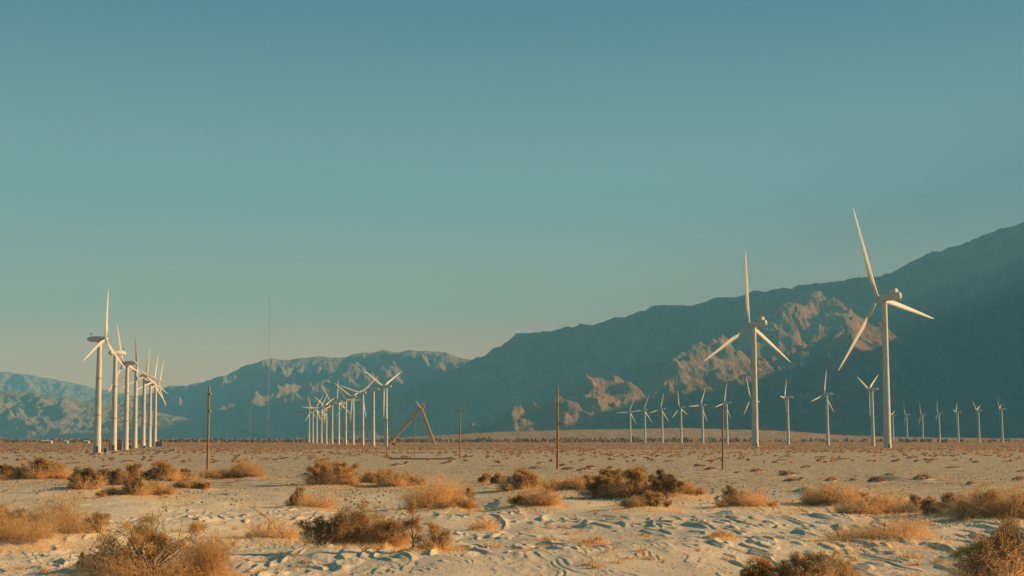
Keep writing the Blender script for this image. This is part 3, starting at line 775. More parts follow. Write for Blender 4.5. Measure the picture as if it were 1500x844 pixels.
pole(674, 673, 673.5, 600.5, .17, 'wooden pole with crossarm and three insulators right of the lattice booms', [('cross', 601.5, 1.45, (-1, .15, .92))])
pole(607.5, 669.5, 608, 613.5, .10, 'thin wooden pole with a crossarm below the lattice booms', [('cross', 614.5, 1.45, (-.9, .1, .95))])
pole(566.2, 667, 566.8, 613.5, .16, 'pole standing in front of the nearest middle turbine', [('cross', 615.5, 1.4, (-1, 1))])
for pxb, pyb, pyt, lb in ((531, 662, 623, 'pole with double crossarm in front of the third middle turbine'), (506, 659, 622, 'pole with double crossarm in front of the fifth middle turbine'),
                          (485, 660, 621, 'slim brown pole in front of the seventh middle turbine'), (468.4, 656, 624, 'far slim pole before the fourth middle turbine from the left'),
                          (454.3, 654, 624, 'farthest slim pole at the left end of the middle row')):
    pole(pxb, pyb, pxb + .2, pyt, .15, lb, [('cross', pyt + 1.5, 1.5, (-1, -.5, .5, 1)), ('cross', pyt + 6, 1.5, (-1, .5, 1))] if pyb > 658.5 and pyb != 660 else [('cross', pyt + 2, 1.2, (-1, 1))])

# pale stake
Y = ground_y(688); x, _, _ = at(1063, 688, Y)
e = empty('marker_stake', (x, Y, gz(x, Y, False))); tag(e, 'short pale leaning stake right beside the plain wooden pole', 'stake')
MB().tube((0, 0, -.2), (.18, 0, 1.05), .04, .035, n=6).build('stake_shaft', SHED, e)
MB().tube((.165, 0, .95), (.185, 0, 1.08), .05, n=6).build('stake_cap', CERAM, e)

# felled pole
Y = ground_y(674); xa, _, _ = at(570, 674, Y); xb_, _, _ = at(668, 674.5, Y)
za, zb_ = gz(xa, Y, False) + .25, gz(xb_, Y, False) + .2
e = empty('fallen_pole', (xa, Y, za)); tag(e, 'long dark wooden pole lying on the plain below the lattice booms', 'fallen pole')
MB().tube((0, 0, 0), (xb_ - xa, -.6, zb_ - za), .2, .15, n=10).build('log', WOOD, e, True)
MB().box((xb_ - xa - 1.6, -.62, zb_ - za + .1), (xb_ - xa - 1.45, .9, zb_ - za + .26)).build('crossarm', WOOD, e)

# ------------------------------------------------------------------ lattice booms leaning on each other
def lattice(mb, p, q, w, n, rc, rb):
    p, q = Vector(p), Vector(q); d = (q - p).normalized(); u = d.cross(Vector((0, 1, 0))).normalized(); v = d.cross(u)
    cs = [(u * a + v * b) * w / 2 for a, b in ((-1, -1), (1, -1), (1, 1), (-1, 1))]
    for c in cs: mb.tube(p + c, q + c, rc, n=5)
    for i in range(n):
        a = p + (q - p) * i / n; b = p + (q - p) * (i + 1) / n
        for j in range(4):
            mb.tube(a + cs[j], b + cs[(j + 1) % 4], rb, n=4, cap=False)
            mb.tube(b + cs[j], b + cs[(j + 1) % 4], rb, n=4, cap=False)
Yb = 1300.0
P = lambda px, py: Vector(at(px, py, Yb))
g0 = gz(P(600, 650).x, Yb, False)
e = empty('crane_boom_frame', (P(600, 648).x, Yb, g0)); tag(e, 'two rusty lattice booms leaning together into a crooked A shape on the plain', 'lattice frame')
o0 = Vector(e.location)
def gp(px, py, dy=0):
    v = P(px, py); v.y += dy; return v - o0
a0 = gp(567, 650); a0.z = .3
b0 = gp(636, 650, -2.4); b0.z = .3
m = MB(); lattice(m, a0, gp(621, 593), 2.9, 20, .32, .17); m.build('boom', RUST, e)
m = MB(); lattice(m, b0, gp(616, 598, -2.4), 2.5, 16, .32, .17); m.build('boom', RUST, e)
m = MB(); m.tube(gp(616, 598, -2.4), gp(608.5, 587.5, -2.4), .8, .35, n=8); m.build('boom_tip', RUST, e)
m = MB(); m.tube(gp(618, 597), gp(629.5, 592), .2, .14, n=6); m.build('jib', GREYMET, e)
m = MB(); m.tube(gp(629, 592.3), gp(631, 591.6), .55, .55, n=8); m.build('pulley', CERAM, e)
m = MB(); t0 = gp(577.5, 640); t1 = gp(577.5, 650); t1.z = 0; m.tube(t1, t0, .45, n=8); m.build('prop', RUST, e)
m = MB(); m.box((t1.x - 1.8, -5, 0), (t1.x + 1.3, -3, 1.5)); m.build('counterweight', DARKMET, e)

# ------------------------------------------------------------------ guyed masts
def mast(px, pyb, pyt, Y, w, label):
    x, _, _ = at(px, pyb, Y); z = gz(x, Y, False)
    e = empty('guyed_mast', (x, Y, z)); tag(e, label, 'mast', 'slender guyed masts')
    h = at(px + .5, pyt, Y)[2] - z
    m = MB(); lattice(m, (0, 0, 0), (0, 0, h), w, 40, .06 * w, .035 * w); m.build('lattice_shaft', SHED, e)
    for a in (0.3, 2.4, 4.5):
        MB().tube((0, 0, h * .85), (h * .45 * math.cos(a), h * .45 * math.sin(a), 0), .03, n=4).tube((0, 0, h * .45), (h * .45 * math.cos(a), h * .45 * math.sin(a), 0), .03, n=4).build('guy_wire', DARKMET, e)
    MB().box((-w * .6, -w * .6, h), (w * .6, w * .6, h + .8)).build('beacon', DARKMET, e)
mast(392.5, 643, 436, 1900, .8, 'tall hair thin mast rising far above the mountains left of the middle')
mast(366, 643, 592, 1900, .6, 'shorter thin mast left of the tall one')

# ------------------------------------------------------------------ things at the foot of the left row
def place(px, py): 
    Y = ground_y(py); x = at(px, py, Y)[0]; return x, Y, gz(x, Y, False)
x, Y, z = place(168.5, 660.5)
e = empty('screen_fence', (x, Y, z)); tag(e, 'tan mesh screen fence in front of the thick bladeless tower', 'fence')
s_ = F / Y
hw = 9.3 / s_; hh = 11.3 / s_
MB().box((-hw, -.04, .25), (hw, .04, hh)).build('screen_panel', PANEL, e)
for q in (-1, -.33, .33, 1): MB().tube((q * hw, .1, 0), (q * hw, .1, hh + .12), .06, n=6).build('fence_post', GREYMET, e)
MB().box((hw + .12, -.1, -.1), (hw + .42, .2, hh + .25)).build('end_post', CERAM, e)
x, Y, z = place(232.5, 655)
e = empty('screen_fence', (x, Y, z)); tag(e, 'small tan screen fence by the last turbine of the left row', 'fence')
s_ = F / Y; hw = 5 / s_; hh = 8 / s_
MB().box((-hw, -.04, .2), (hw, .04, hh)).build('screen_panel', PANEL, e)
for q in (-1, 0): MB().tube((q * hw, .1, 0), (q * hw, .1, hh + .1), .06, n=6).build('fence_post', GREYMET, e)
MB().box((hw + .05, -.1, -.1), (hw + .3, .2, hh + .2)).build('end_post', CERAM, e)

def cabinet(px, py, wpx, hpx, label):
    x, Y, z = place(px, py); s_ = F / Y; w = wpx / s_; h = hpx / s_
    e = empty('transformer_box', (x, Y, z)); tag(e, label, 'electrical box')
    MB().box((-w / 2, -.5, .12), (w / 2, .5, h)).build('cabinet', GREYMET, e)
    MB().box((-w / 2 - .06, -.56, h), (w / 2 + .06, .56, h + .08)).build('lid', GREYMET, e)
    MB().box((-w / 2 - .15, -.7, -.3), (w / 2 + .15, .7, .12)).build('pad', SHED, e)
    MB().box((-w * .42, -.53, .25), (-.02, -.5, h - .15)).build('door', DARKMET, e)
    MB().box((.02, -.53, .25), (w * .42, -.5, h - .15)).build('door', DARKMET, e)
cabinet(147.5, 663.5, 6, 5, 'grey electrical box at the foot of the nearest left turbine')
cabinet(154.5, 663, 5, 6, 'second grey box between the nearest left turbine and the tan fence')
cabinet(199.5, 657.5, 4, 3.2, 'small box at the foot of the fourth turbine of the left row')
cabinet(211.5, 656.5, 3.6, 3, 'small box at the foot of the fifth turbine of the left row')
cabinet(191, 657.2, 3.2, 4.4, 'narrow upright box between the third and fourth left turbines')
x, Y, z = place(243, 661)
e = empty('scrap_piece', (x, Y, z)); tag(e, 'long white turbine blade lying on the plain right of the left row', 'turbine blade')
s_ = F / Y
m = MB(); m.loft([[(xx, yc + .5 * w_ * math.cos(a), .35 + .5 * t_ * math.sin(a)) for a in [2 * math.pi * i / 10 for i in range(10)]] for xx, w_, t_, yc in
                  ((-30 / s_, .2, .1, 0), (-20 / s_, .9, .3, 0), (0, 1.5, .5, .1), (8 / s_, 1.4, .8, 0), (12 / s_, .9, .9, 0))])
m.build('blade_shell', PAINT, e, True)
MB().tube((12 / s_, 0, .3), (12 / s_ + .5, 0, .9), .55, .6, n=10).build('root_collar', PAINT, e, True)
MB().box((13 / s_, -.3, 0), (14.2 / s_, .3, 1.3)).build('stand', PAINT, e)

# white bucket beside a shrub
Y = ground_y(736); x = at(1053, 736, Y)[0]
e = empty('bucket', (x, Y, gz(x, Y, False) + .1)); e.rotation_euler = (.2, -.35, 0)
tag(e, 'white plastic bucket tipped against the dry orange shrub', 'bucket')
MB().loft([circ(.19, 0, 16), circ(.22, .05, 16), circ(.25, .42, 16), circ(.27, .43, 16), circ(.27, .47, 16), circ(.235, .47, 16), circ(.21, .08, 16)]).build('bucket_body', CERAM, e, True, 30)
MB().tube((-.26, 0, .42), (-.1, -.22, .2), .012, n=5).tube((-.1, -.22, .2), (.1, -.22, .2), .02, n=5).tube((.1, -.22, .2), (.26, 0, .42), .012, n=5).build('bucket_handle', GREYMET, e)

# ------------------------------------------------------------------ shrubs
def tris(c, a, b):
    v = np.stack([c, c + a, c + b], 1).reshape(-1, 3)
    return v
def ribbons(p, q, w):
    """one thin triangle per twig segment"""
    d = q - p; r = rng.normal(size=p.shape); n = np.cross(d, r); n /= np.linalg.norm(n, axis=1)[:, None] + 1e-9
    return np.stack([p - n * w, p + n * w, q], 1).reshape(-1, 3)
def twig_cloud(n, base_r, height, spread, seglen, w, droop=0., start=None, upb=.5):
    if start is None:
        a = rng.uniform(0, 2 * math.pi, n); r = base_r * np.sqrt(rng.uniform(0, 1, n))
        p = np.stack([r * np.cos(a), r * np.sin(a), rng.uniform(0, .12, n) * height], 1)
        d = np.stack([np.cos(a) * spread * rng.uniform(.2, 1, n), np.sin(a) * spread * rng.uniform(.2, 1, n), rng.uniform(.4, 1.1, n) * height], 1)
        d /= np.linalg.norm(d, axis=1)[:, None]
    else:
        p = start.copy(); d = rng.normal(size=p.shape); d[:, 2] += upb; d /= np.linalg.norm(d, axis=1)[:, None]
    out = []; pts = []
    for s_ in range(4):
        d = d + rng.normal(size=d.shape) * .28; d[:, 2] -= droop; d /= np.linalg.norm(d, axis=1)[:, None]
        q = p + d * seglen * rng.uniform(.5, 1.3, (len(p), 1)); q[:, 2] = np.maximum(q[:, 2], .0)
        out.append(ribbons(p, q, w * (1 - .2 * s_))); pts.append(q); p = q
    return np.concatenate(out), np.concatenate(pts)
def tri_mesh(name, v, m):
    return np_mesh(name, v, np.arange(len(v)).reshape(-1, 3), m)

def stems(nst, height, spread, r0, seg=5, lean=(0, 0)):
    m = MB(); tips = []; allp = []
    for i in range(nst):
        a = rnd.uniform(0, 2 * math.pi); out = rnd.uniform(.15, 1) * spread; hz = rnd.uniform(.6, 1.) * height * (1 - .3 * out / spread)
        p = Vector((.08 * math.cos(a), .08 * math.sin(a), -.1)); prev = p; wob = rnd.uniform(-.5, .5)
        for s_ in range(1, seg + 1):
            t = s_ / seg
            q = Vector((math.cos(a + wob * t) * out * t ** 1.1 + lean[0] * t, math.sin(a + wob * t) * out * t ** 1.1 + lean[1] * t, hz * t ** .8)) + Vector((rnd.uniform(-1, 1), rnd.uniform(-1, 1), rnd.uniform(-1, 1))) * .05 * height
            m.tube(prev, q, r0 * (1 - .8 * (s_ - 1) / seg), r0 * (1 - .8 * s_ / seg), n=4, cap=False)
            prev = q
            if t > .35: allp.append(tuple(q))
            if t > .5 and rnd.random() < .8:
                w = q + Vector((rnd.uniform(-1, 1), rnd.uniform(-1, 1), rnd.uniform(-.1, .9))) * .3 * spread
                m.tube(q, w, r0 * .3, r0 * .1, n=3, cap=False); tips.append(tuple(w))
        tips.append(tuple(prev))
    return m, np.array(tips), np.array(allp)

def leaf_clusters(centres, n, rad, size, flat=.8):
    c = centres[rng.integers(0, len(centres), n)]
    off = rng.normal(size=(n, 3)); off /= np.linalg.norm(off, axis=1)[:, None]
    off *= (rng.uniform(0, 1, n) ** .45)[:, None] * rad * rng.uniform(.5, 1.1, (n, 1)); off[:, 2] *= flat
    p = c + off; p[:, 2] = np.maximum(p[:, 2], .03)
    # leaves point out of and up from their twig
    d = off / rad + rng.normal(size=off.shape) * .5; d[:, 2] += .5; d /= np.linalg.norm(d, axis=1)[:, None]
    s_ = size * rng.uniform(.6, 1.4, (n, 1)); b = np.cross(d, rng.normal(size=off.shape)); b /= np.linalg.norm(b, axis=1)[:, None]
    return tris(p, d * s_ * 1.6, b * s_ * .7)

def proto(kind, W_, H_, D):
    """meshes of one shrub, W_ wide and H_ high in metres, D metres away (sets the fineness)"""
    R_ = W_ / 2; fine = D / 1000.0          # about one and a half photo pixels... per millimetre scale
    lw = max(.010, fine * .16); ls = max(.035, fine * .62)
    parts = []
    if kind in ('dark', 'mix', 'dense', 'dry', 'sparse'):
        # several plants grown together; each with its own height, lean and share of leaves or bare twigs
        W_ *= 1.12; R_ = W_ / 2; ns = max(3, int(round(W_ / H_ * 2.1)) + 1)
        pl = {'dark': .9, 'mix': .55, 'dense': .85, 'dry': .12, 'sparse': .12}[kind]
        bm_, fol, dfo, tw_ = MB(), [], [], []
        for j in range(ns):
            q = (j + .5) / ns * 2 - 1
            cx = q * (R_ - H_ * .2) + rng.uniform(-.12, .12) * H_; cy = rng.uniform(-.5, .5) * R_
            h = H_ * rng.uniform(.38, 1.0) * (1 - .25 * q * q); r = h * rng.uniform(.45, .8)
            if j == ns // 2: h = H_ * 1.05
            leafy = rng.uniform() < pl
            st, tips, al = stems(7 if leafy else 6, h * .85, r, .022 if leafy else .014, 5, (rng.uniform(-.2, .2) * h, 0))
            off = np.array([cx, cy, 0.])
            bm_.add([(v[0] + cx, v[1] + cy, v[2]) for v in st.v], st.f)
            cen = np.concatenate([tips, al]) if len(al) else tips
            area = r * h * (60. / D) ** 1.1
            if leafy:
                bough = cen[rng.integers(0, len(cen), 9)]
                bough = np.concatenate([bough, tips[tips[:, 2] > .5 * h]]) if (tips[:, 2] > .5 * h).any() else bough
                n = int(1000 + 2600 * area) if kind != 'dense' else int(2500 + 5200 * area)
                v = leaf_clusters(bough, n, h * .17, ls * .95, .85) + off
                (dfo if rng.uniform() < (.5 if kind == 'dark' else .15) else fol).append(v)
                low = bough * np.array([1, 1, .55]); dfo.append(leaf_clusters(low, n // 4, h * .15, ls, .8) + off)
            nt_ = int((100 if leafy else (250 if kind != 'sparse' else 110)) * (.6 + r))
            v, p = twig_cloud(nt_, r * .7, h * .7, r * 1.1, h * .17, lw, .10); tw_.append(v + off)
            n2 = int(nt_ * (2.0 if kind != 'sparse' else 1.6))
            v, _ = twig_cloud(n2, 0, 0, 0, h * .085, lw * .8, .03, start=p[rng.integers(0, len(p), n2)]); tw_.append(v + off)
            if not leafy and rng.uniform() < .6 and kind != 'sparse':
                fol.append(leaf_clusters(cen, int(250 + 500 * area), h * .17, ls * .8) + off)
        parts.append(('branches', bm_.mesh('branches', DEAD if kind == 'dry' else BARK)))
        if fol: parts.append(('foliage', tri_mesh('foliage', np.concatenate(fol), LEAF)))
        if dfo: parts.append(('dark_foliage', tri_mesh('dark_foliage', np.concatenate(dfo), DARKLEAF)))
        parts.append(('dry_twigs', tri_mesh('dry_twigs', np.concatenate(tw_), TWIG)))
    elif kind == 'straw':
        st, tips, al = stems(9, H_ * .9, R_ * .7, .03, lean=(-.2, 0)); parts.append(('branches', st.mesh('branches', DEAD)))
        n1 = 1100
        v, p = twig_cloud(n1, R_ * .3, H_ * 1.2, R_ * .5, H_ * .24, lw, .10)
        v2, _ = twig_cloud(1300, 0, 0, 0, H_ * .12, lw * .8, .10, start=p[rng.integers(0, len(p), 1300)])
        parts.append(('straw', tri_mesh('straw', np.concatenate([v, v2]), STRAW)))
        v, p = twig_cloud(800, R_ * .9, H_ * .6, R_, H_ * .12, lw, .12); parts.append(('dry_twigs', tri_mesh('dry_twigs', v, TWIG)))
    elif kind == 'tall':
        m = MB(); cen = []
        tr = [(0, 0, -.1), (.03, 0, H_ * .2), (-.04, 0, H_ * .45), (.02, 0, H_ * .7), (.0, 0, H_ * .9)]
        for i in range(4): m.tube(tr[i], tr[i + 1], .035 - .007 * i, .028 - .007 * i, n=5, cap=False)
        for (p, q) in (((.03, 0, H_ * .2), (-.28, .1, H_ * .5)), ((.03, 0, H_ * .2), (.26, 0, H_ * .42)), ((-.04, 0, H_ * .45), (.22, -.1, H_ * .6)), ((0, 0, .1), (.25, .05, H_ * .22))):
            m.tube(p, q, .02, .008, n=4, cap=False); cen += [q]
        parts.append(('trunk', m.mesh('trunk', BARK)))
        cen += [(0, 0, H_ * .82), (.02, 0, H_ * .9), (-.05, 0, H_ * .76), (-.2, 0, H_ * .5), (.1, 0, H_ * .5), (.0, 0, H_ * .5)]
        cen = np.array(cen)
        parts.append(('foliage', tri_mesh('foliage', leaf_clusters(cen, 2600, .2, ls * .9, 1.1), LEAF)))
        v2, _ = twig_cloud(500, 0, 0, 0, H_ * .06, lw * .8, 0, start=cen[rng.integers(0, len(cen), 500)]); parts.append(('dry_twigs', tri_mesh('dry_twigs', v2, TWIG)))
    elif kind == 'big':
        st, tips, al = stems(34, H_ * .9, R_ * .95, .04, 6); parts.append(('branches', st.mesh('branches', BARK)))
        cen = np.concatenate([tips, al])
        left = cen[cen[:, 0] < 0]
        parts.append(('foliage', tri_mesh('foliage', leaf_clusters(cen[rng.integers(0, len(cen), 26)], 13000, R_ * .15, ls * .9), LEAF)))
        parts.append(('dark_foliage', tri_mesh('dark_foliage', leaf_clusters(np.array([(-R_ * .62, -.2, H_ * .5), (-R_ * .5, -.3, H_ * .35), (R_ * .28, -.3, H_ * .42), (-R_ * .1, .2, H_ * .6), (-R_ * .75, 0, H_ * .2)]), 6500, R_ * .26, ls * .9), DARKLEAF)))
        v, p = twig_cloud(1500, R_ * .8, H_ * .5, R_ * .8, H_ * .13, lw, .1)
        v2, _ = twig_cloud(2600, 0, 0, 0, H_ * .06, lw * .8, .02, start=p[rng.integers(0, len(p), 2600)])
        parts.append(('dry_twigs', tri_mesh('dry_twigs', np.concatenate([v, v2]), TWIG)))
        m = MB()
        for (p, q, w) in (((.4 * R_, -.9, H_ * .1), (.55 * R_, -.7, H_ * .5), (.62 * R_, -.7, H_ * .85)), ((0, -1, .1), (-.1, -1.2, .7), (-.35, -1.1, 1.2)), ((.3, -1, .1), (.0, -1.2, .9), (-.3, -1.2, 1.4))):
            m.tube(p, q, .035, .025, n=5, cap=False); m.tube(q, w, .025, .01, n=5, cap=False)
        parts.append(('dead_branch', m.mesh('dead_branch', DEAD)))
    return parts

for i, (px, py, w, h, kind, label) in enumerate(SHRUBS):
    Y = ground_y(py); x = at(px, py, Y)[0]
    z = gz(x, Y, False)
    e = empty('desert_shrub', (x, Y, z - .04)); tag(e, label, 'shrub', 'desert shrubs in the foreground')
    if kind != 'big' : e.rotation_euler = (0, 0, rnd.uniform(-.4, .4))
    Wm = w / F * Y * 1.08; Hm = h / F * Y * 1.08
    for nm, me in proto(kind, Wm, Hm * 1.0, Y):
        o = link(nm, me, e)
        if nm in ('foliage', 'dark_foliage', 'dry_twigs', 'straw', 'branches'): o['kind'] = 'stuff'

g_ = np.random.default_rng(21); lit = []
for (px, py, w, h, kind, label) in SHRUBS:
    Y = ground_y(py); X = at(px, py, Y)[0]; r = w / F * Y * .5
    n = int((620 if kind in ('dry', 'sparse', 'mix') else 260) * (1 + r))
    a = g_.uniform(0, 2 * math.pi, n); q = r * np.sqrt(g_.uniform(0, 1, n)) * 1.9
    x_ = X + q * np.cos(a); y_ = Y - r * .3 + q * 1.5 * np.sin(a)
    p = np.stack([x_, y_, ground_z(x_, y_) + .01], 1)
    d = g_.normal(size=(n, 3)); d[:, 2] = np.abs(d[:, 2]) * .6; d /= np.linalg.norm(d, axis=1)[:, None]
    b = np.cross(d, g_.normal(size=(n, 3))); b /= np.linalg.norm(b, axis=1)[:, None]
    L_ = g_.uniform(.08, .34, (n, 1))
    lit.append(np.stack([p - b * .014, p + b * .014, p + d * L_], 1).reshape(-1, 3))
n = 9000
y_ = 50 * (125 / 50) ** g_.uniform(0, 1, n); x_ = g_.uniform(-.37, .37, n) * y_
k_ = perlin(x_ / 3, y_ / 7, 88) + .3 * g_.normal(size=n) > .12
x_, y_ = x_[k_], y_[k_]; n = len(x_)
p = np.stack([x_, y_, ground_z(x_, y_) + .01], 1); d = g_.normal(size=(n, 3)); d[:, 2] = np.abs(d[:, 2]) * .5; d /= np.linalg.norm(d, axis=1)[:, None]
b = np.cross(d, g_.normal(size=(n, 3))); b /= np.linalg.norm(b, axis=1)[:, None]
lit.append(np.stack([p - b * .012, p + b * .012, p + d * g_.uniform(.05, .28, (n, 1))], 1).reshape(-1, 3))
tag(link('plant_litter', tri_mesh('plant_litter', np.concatenate(lit), TWIG)), 'broken twigs and dry litter strewn on the sand', kind='stuff')

# grit and small stones lying on the sand
def grit(n, y0, y1, s0, s1):
    y_ = y0 * (y1 / y0) ** g_.uniform(0, 1, n); x_ = g_.uniform(-.37, .37, n) * y_
    k_ = perlin(x_ / 2.5, y_ / 6, 188) + .5 * g_.normal(size=n) > -.05
    x_, y_ = x_[k_], y_[k_]; n = len(x_)
    c = np.stack([x_, y_, ground_z(x_, y_)], 1); r = g_.uniform(s0, s1, (n, 1)) * g_.uniform(.4, 1, (n, 1))
    a = g_.uniform(0, 6.28, (n, 1)); tip = c + np.concatenate([0 * r, 0 * r, r * .9], 1)
    v = [c + r * np.concatenate([np.cos(a + q), np.sin(a + q), -.1 + 0 * a], 1) for q in (0, 2.1, 4.2)]
    return np.concatenate([np.stack([v[i], v[(i + 1) % 3], tip], 1).reshape(-1, 3) for i in range(3)])
STONE = mat('desert_stone', lambda t, b: noise_col(t, b, [(.16, .13, .10), (.34, .28, .21), (.46, .40, .31)], scale=3, detail=3))
tag(link('grit', tri_mesh('grit', np.concatenate([grit(16000, 48, 130, .015, .07), grit(15000, 120, 360, .05, .22)]), STONE)), 'grit and small stones scattered on the sand', kind='stuff')

# bleached dead branches on the reddish shrub at right
Y = ground_y(742)
def deadbranch(pts, label, yy):
    x0, _, _ = at(pts[0][0], yy, ground_y(yy)); Yd = ground_y(yy)
    e = empty('dead_branch', (x0, Yd, gz(x0, Yd, False))); tag(e, label, 'dead branch', 'bleached dead branches')
    P_ = [Vector(at(a, b, Yd - .15 * k)) - Vector(e.location) for k, (a, b) in enumerate(pts)]
    for v in P_: v.z = max(v.z, .02)
    m = MB()
    for k in range(len(P_) - 1): m.tube(P_[k], P_[k + 1], .055 - .035 * k / len(P_), .055 - .035 * (k + 1) / len(P_), n=6, cap=k == 0)
    m.build('limb', DEAD, e, True)
    for k in range(1, len(P_)):
        for s_ in range(3):
            q = P_[k] + Vector((rnd.uniform(-.5, .5), rnd.uniform(-.3, .3), rnd.uniform(.0, .5)))
            MB().tube(P_[k], q, .02, .006, n=4, cap=False).build('twig', DEAD, e)
deadbranch([(1262, 752), (1248, 746), (1235, 737), (1222, 731), (1214, 728)], 'pale bleached branch curving up left over the reddish shrub at right', 753)
deadbranch([(1246, 742), (1238, 733), (1230, 722), (1226, 718)], 'thinner bleached branch standing above the curved pale one', 748)
deadbranch([(1488, 764), (1482, 756), (1484, 748), (1476, 741), (1468, 736)], 'twisted pale stems before the brown shrub near the right border', 766)
deadbranch([(410, 780), (400, 768), (388, 756), (372, 744)], 'thin dead branch above the ripples in the sparse reddish shrub', 782)
deadbranch([(470, 762), (484, 768), (496, 774)], 'dead branch lying flat on the sand above the foreground middle clump', 776)

# ------------------------------------------------------------------ low scrub tussocks, each its own thing
def tussock(seed, n=160):
    g = np.random.default_rng(seed)
    a = g.uniform(0, 2 * math.pi, n); r = np.sqrt(g.uniform(0, 1, n)); 
    p = np.stack([r * np.cos(a) * .75, r * np.sin(a) * .75, np.maximum(0, (1 - r ** 2)) * .55 * g.uniform(.2, 1, n)], 1)
    d = np.stack([np.cos(a) * r, np.sin(a) * r, .9 + 0 * a], 1) + g.normal(size=(n, 3)) * .35
    d /= np.linalg.norm(d, axis=1)[:, None]; b = np.cross(d, g.normal(size=(n, 3))); b /= np.linalg.norm(b, axis=1)[:, None]
    v = np.stack([p, p + d * .34, p + b * .16 + d * .05], 1).reshape(-1, 3)
    # low sand heap it grows on
    k = 12; ring = []
    for rr, zz in ((1.15, -.06), (.7, .2), (.3, .34)):
        ring.append([(rr * math.cos(2 * math.pi * i / k), rr * math.sin(2 * math.pi * i / k), zz) for i in range(k)])
    hv = []
    for j in range(2):
        for i in range(k):
            q = [ring[j][i], ring[j][(i + 1) % k], ring[j + 1][(i + 1) % k], ring[j + 1][i]]
            hv += [q[0], q[1], q[2], q[0], q[2], q[3]]
    for i in range(k): hv += [ring[2][i], ring[2][(i + 1) % k], (0, 0, .36)]
    me = np_mesh('scrub_tussock', np.concatenate([v, np.array(hv)]), np.arange(len(v) + len(hv)).reshape(-1, 3), SCRUB)
    me.materials.append(GROUND)
    mi = np.zeros(len(me.polygons), dtype=np.int32); mi[len(v) // 3:] = 1
    me.polygons.foreach_set('material_index', mi)
    return me
TUS = [tussock(100 + i) for i in range(6)]
def put_tussock(px, py, wpx, hpx, label, group):
    Y = ground_y(py); x = at(px, py, Y)[0]; s_ = F / Y
    o = link('scrub_tussock', rnd.choice(TUS), None, (x, Y, gz(x, Y, False) - .02))
    o.rotation_euler = (0, 0, rnd.uniform(0, 6.28)); w = wpx / 2 / s_
    o.scale = (w, w * rnd.uniform(.8, 1.2), hpx / s_ / .85)
    return tag(o, label, 'scrub', group)
for px, py, w, h, lb in ((1153, 694.5, 26, 10, 'dark hummock with scrub, leftmost of the line of hummocks at right'), (1145, 691, 14, 5, 'low scrub on the crest just left of the leftmost dark hummock'),
                         (1160, 703.5, 26, 8, 'low flat hummock below the leftmost dark one at right'), (1174, 699.5, 10, 5, 'tiny reddish tuft between two dark hummocks at right'),
                         (1217, 702, 24, 9, 'rounded dark hummock second in the line at right'), (1250, 701.5, 14, 6, 'small flat hummock third in the line at right'),
                         (1284, 704, 30, 11, 'biggest dark hummock with a pointed shadow at right'), (1303, 698.5, 18, 6, 'low scrub just behind the biggest dark hummock'),
                         (1352, 703, 36, 10, 'long flat dark hummock at the right end of the line'), (1422, 710, 16, 8, 'lone reddish tuft before the gravel at far right'),
                         (1494, 703, 28, 8, 'dark hummock cut by the right border'), (1080, 692, 12, 4, 'tiny scrub right of the plain wooden pole')):
    put_tussock(px, py, w, h, lb, 'dark hummocks on the plain')
cnt = 0; used = []
while cnt < 285:
    py = 650.5 + 41 * rnd.random() ** 1.35; px = rnd.uniform(-30, 1530)
    dens = .25 + .75 * float(smooth(-.35, .35, perlin(px / 110., py / 6., 77)))
    if py > 677: dens *= .30
    if rnd.random() > dens: continue
    if py > 686 and (px < 420 or 560 < px < 700): continue
    s_ = (py - HOR) / 5.0                                     # px per metre
    wm = rnd.uniform(.9, 2.4); 
    dist = 'far out' if py < 657 else ('midway out' if py < 670 else 'nearer')
    where = next(n_ for lim_, n_ in ((135, 'at the left border'), (300, 'below the left turbine row'), (440, 'between the bare pole and the middle turbine row'), (566, 'below the middle turbine row'),
             (690, 'below the rusty lattice booms'), (820, 'left of the pole with the bent bracket'), (960, 'right of the pole with the bent bracket'), (1100, 'around the plain wooden pole'),
             (1215, 'right of the second tallest turbine'), (1310, 'before the tallest turbine'), (9999, 'near the right border')) if px < lim_)
    put_tussock(px, py, wm * 1.35 * s_, rnd.uniform(.35, .75) * s_, 'small rusty scrub tussock %s, %s' % (dist, where), 'scrub tussocks on the plain')
    cnt += 1

# endless scrub beyond: one mass
def field(n, y0, y1, w0, w1, h0, h1, m, name, label, px0=-700, px1=2200, ntri=7, density=None, power=1.0, thin=1.0):
    g = np.random.default_rng(5)
    Y = y0 * (y1 / y0) ** (g.uniform(0, 1, n) ** power); PXs = g.uniform(px0, px1, n)
    X = (PXs - CX) / F * Y
    if density is not None:
        k = g.uniform(0, 1, n) < density(X, Y, PXs); X = X[k]; Y = Y[k]; n = len(X)
    Z = ground_z(X, Y, False)
    w = g.uniform(w0, w1, n); h = g.uniform(h0, h1, n)
    vs = []
    for j in range(ntri):
        a = g.uniform(0, 2 * math.pi, n); rr = w * .5 * g.uniform(0, .8, n)
        cx = X + rr * np.cos(a); cy = Y + rr * np.sin(a); b = g.uniform(0, math.pi, n); hw = w * g.uniform(.16, .34, n) * thin
        hh = h * g.uniform(.55, 1.1, n)
        vs.append(np.stack([np.stack([cx - hw * np.cos(b), cy - hw * np.sin(b), Z - .05], 1), np.stack([cx + hw * np.cos(b), cy + hw * np.sin(b), Z - .05], 1),
                            np.stack([cx + g.normal(size=n) * (hw * .4 if thin == 1 else w * .3), cy + (0 if thin == 1 else g.normal(size=n) * w * .3), Z + hh], 1)], 1).reshape(-1, 3))
    v = np.concatenate(vs)
    return tag(link(name, tri_mesh(name, v, m)), label, 'ground cover', kind='stuff')
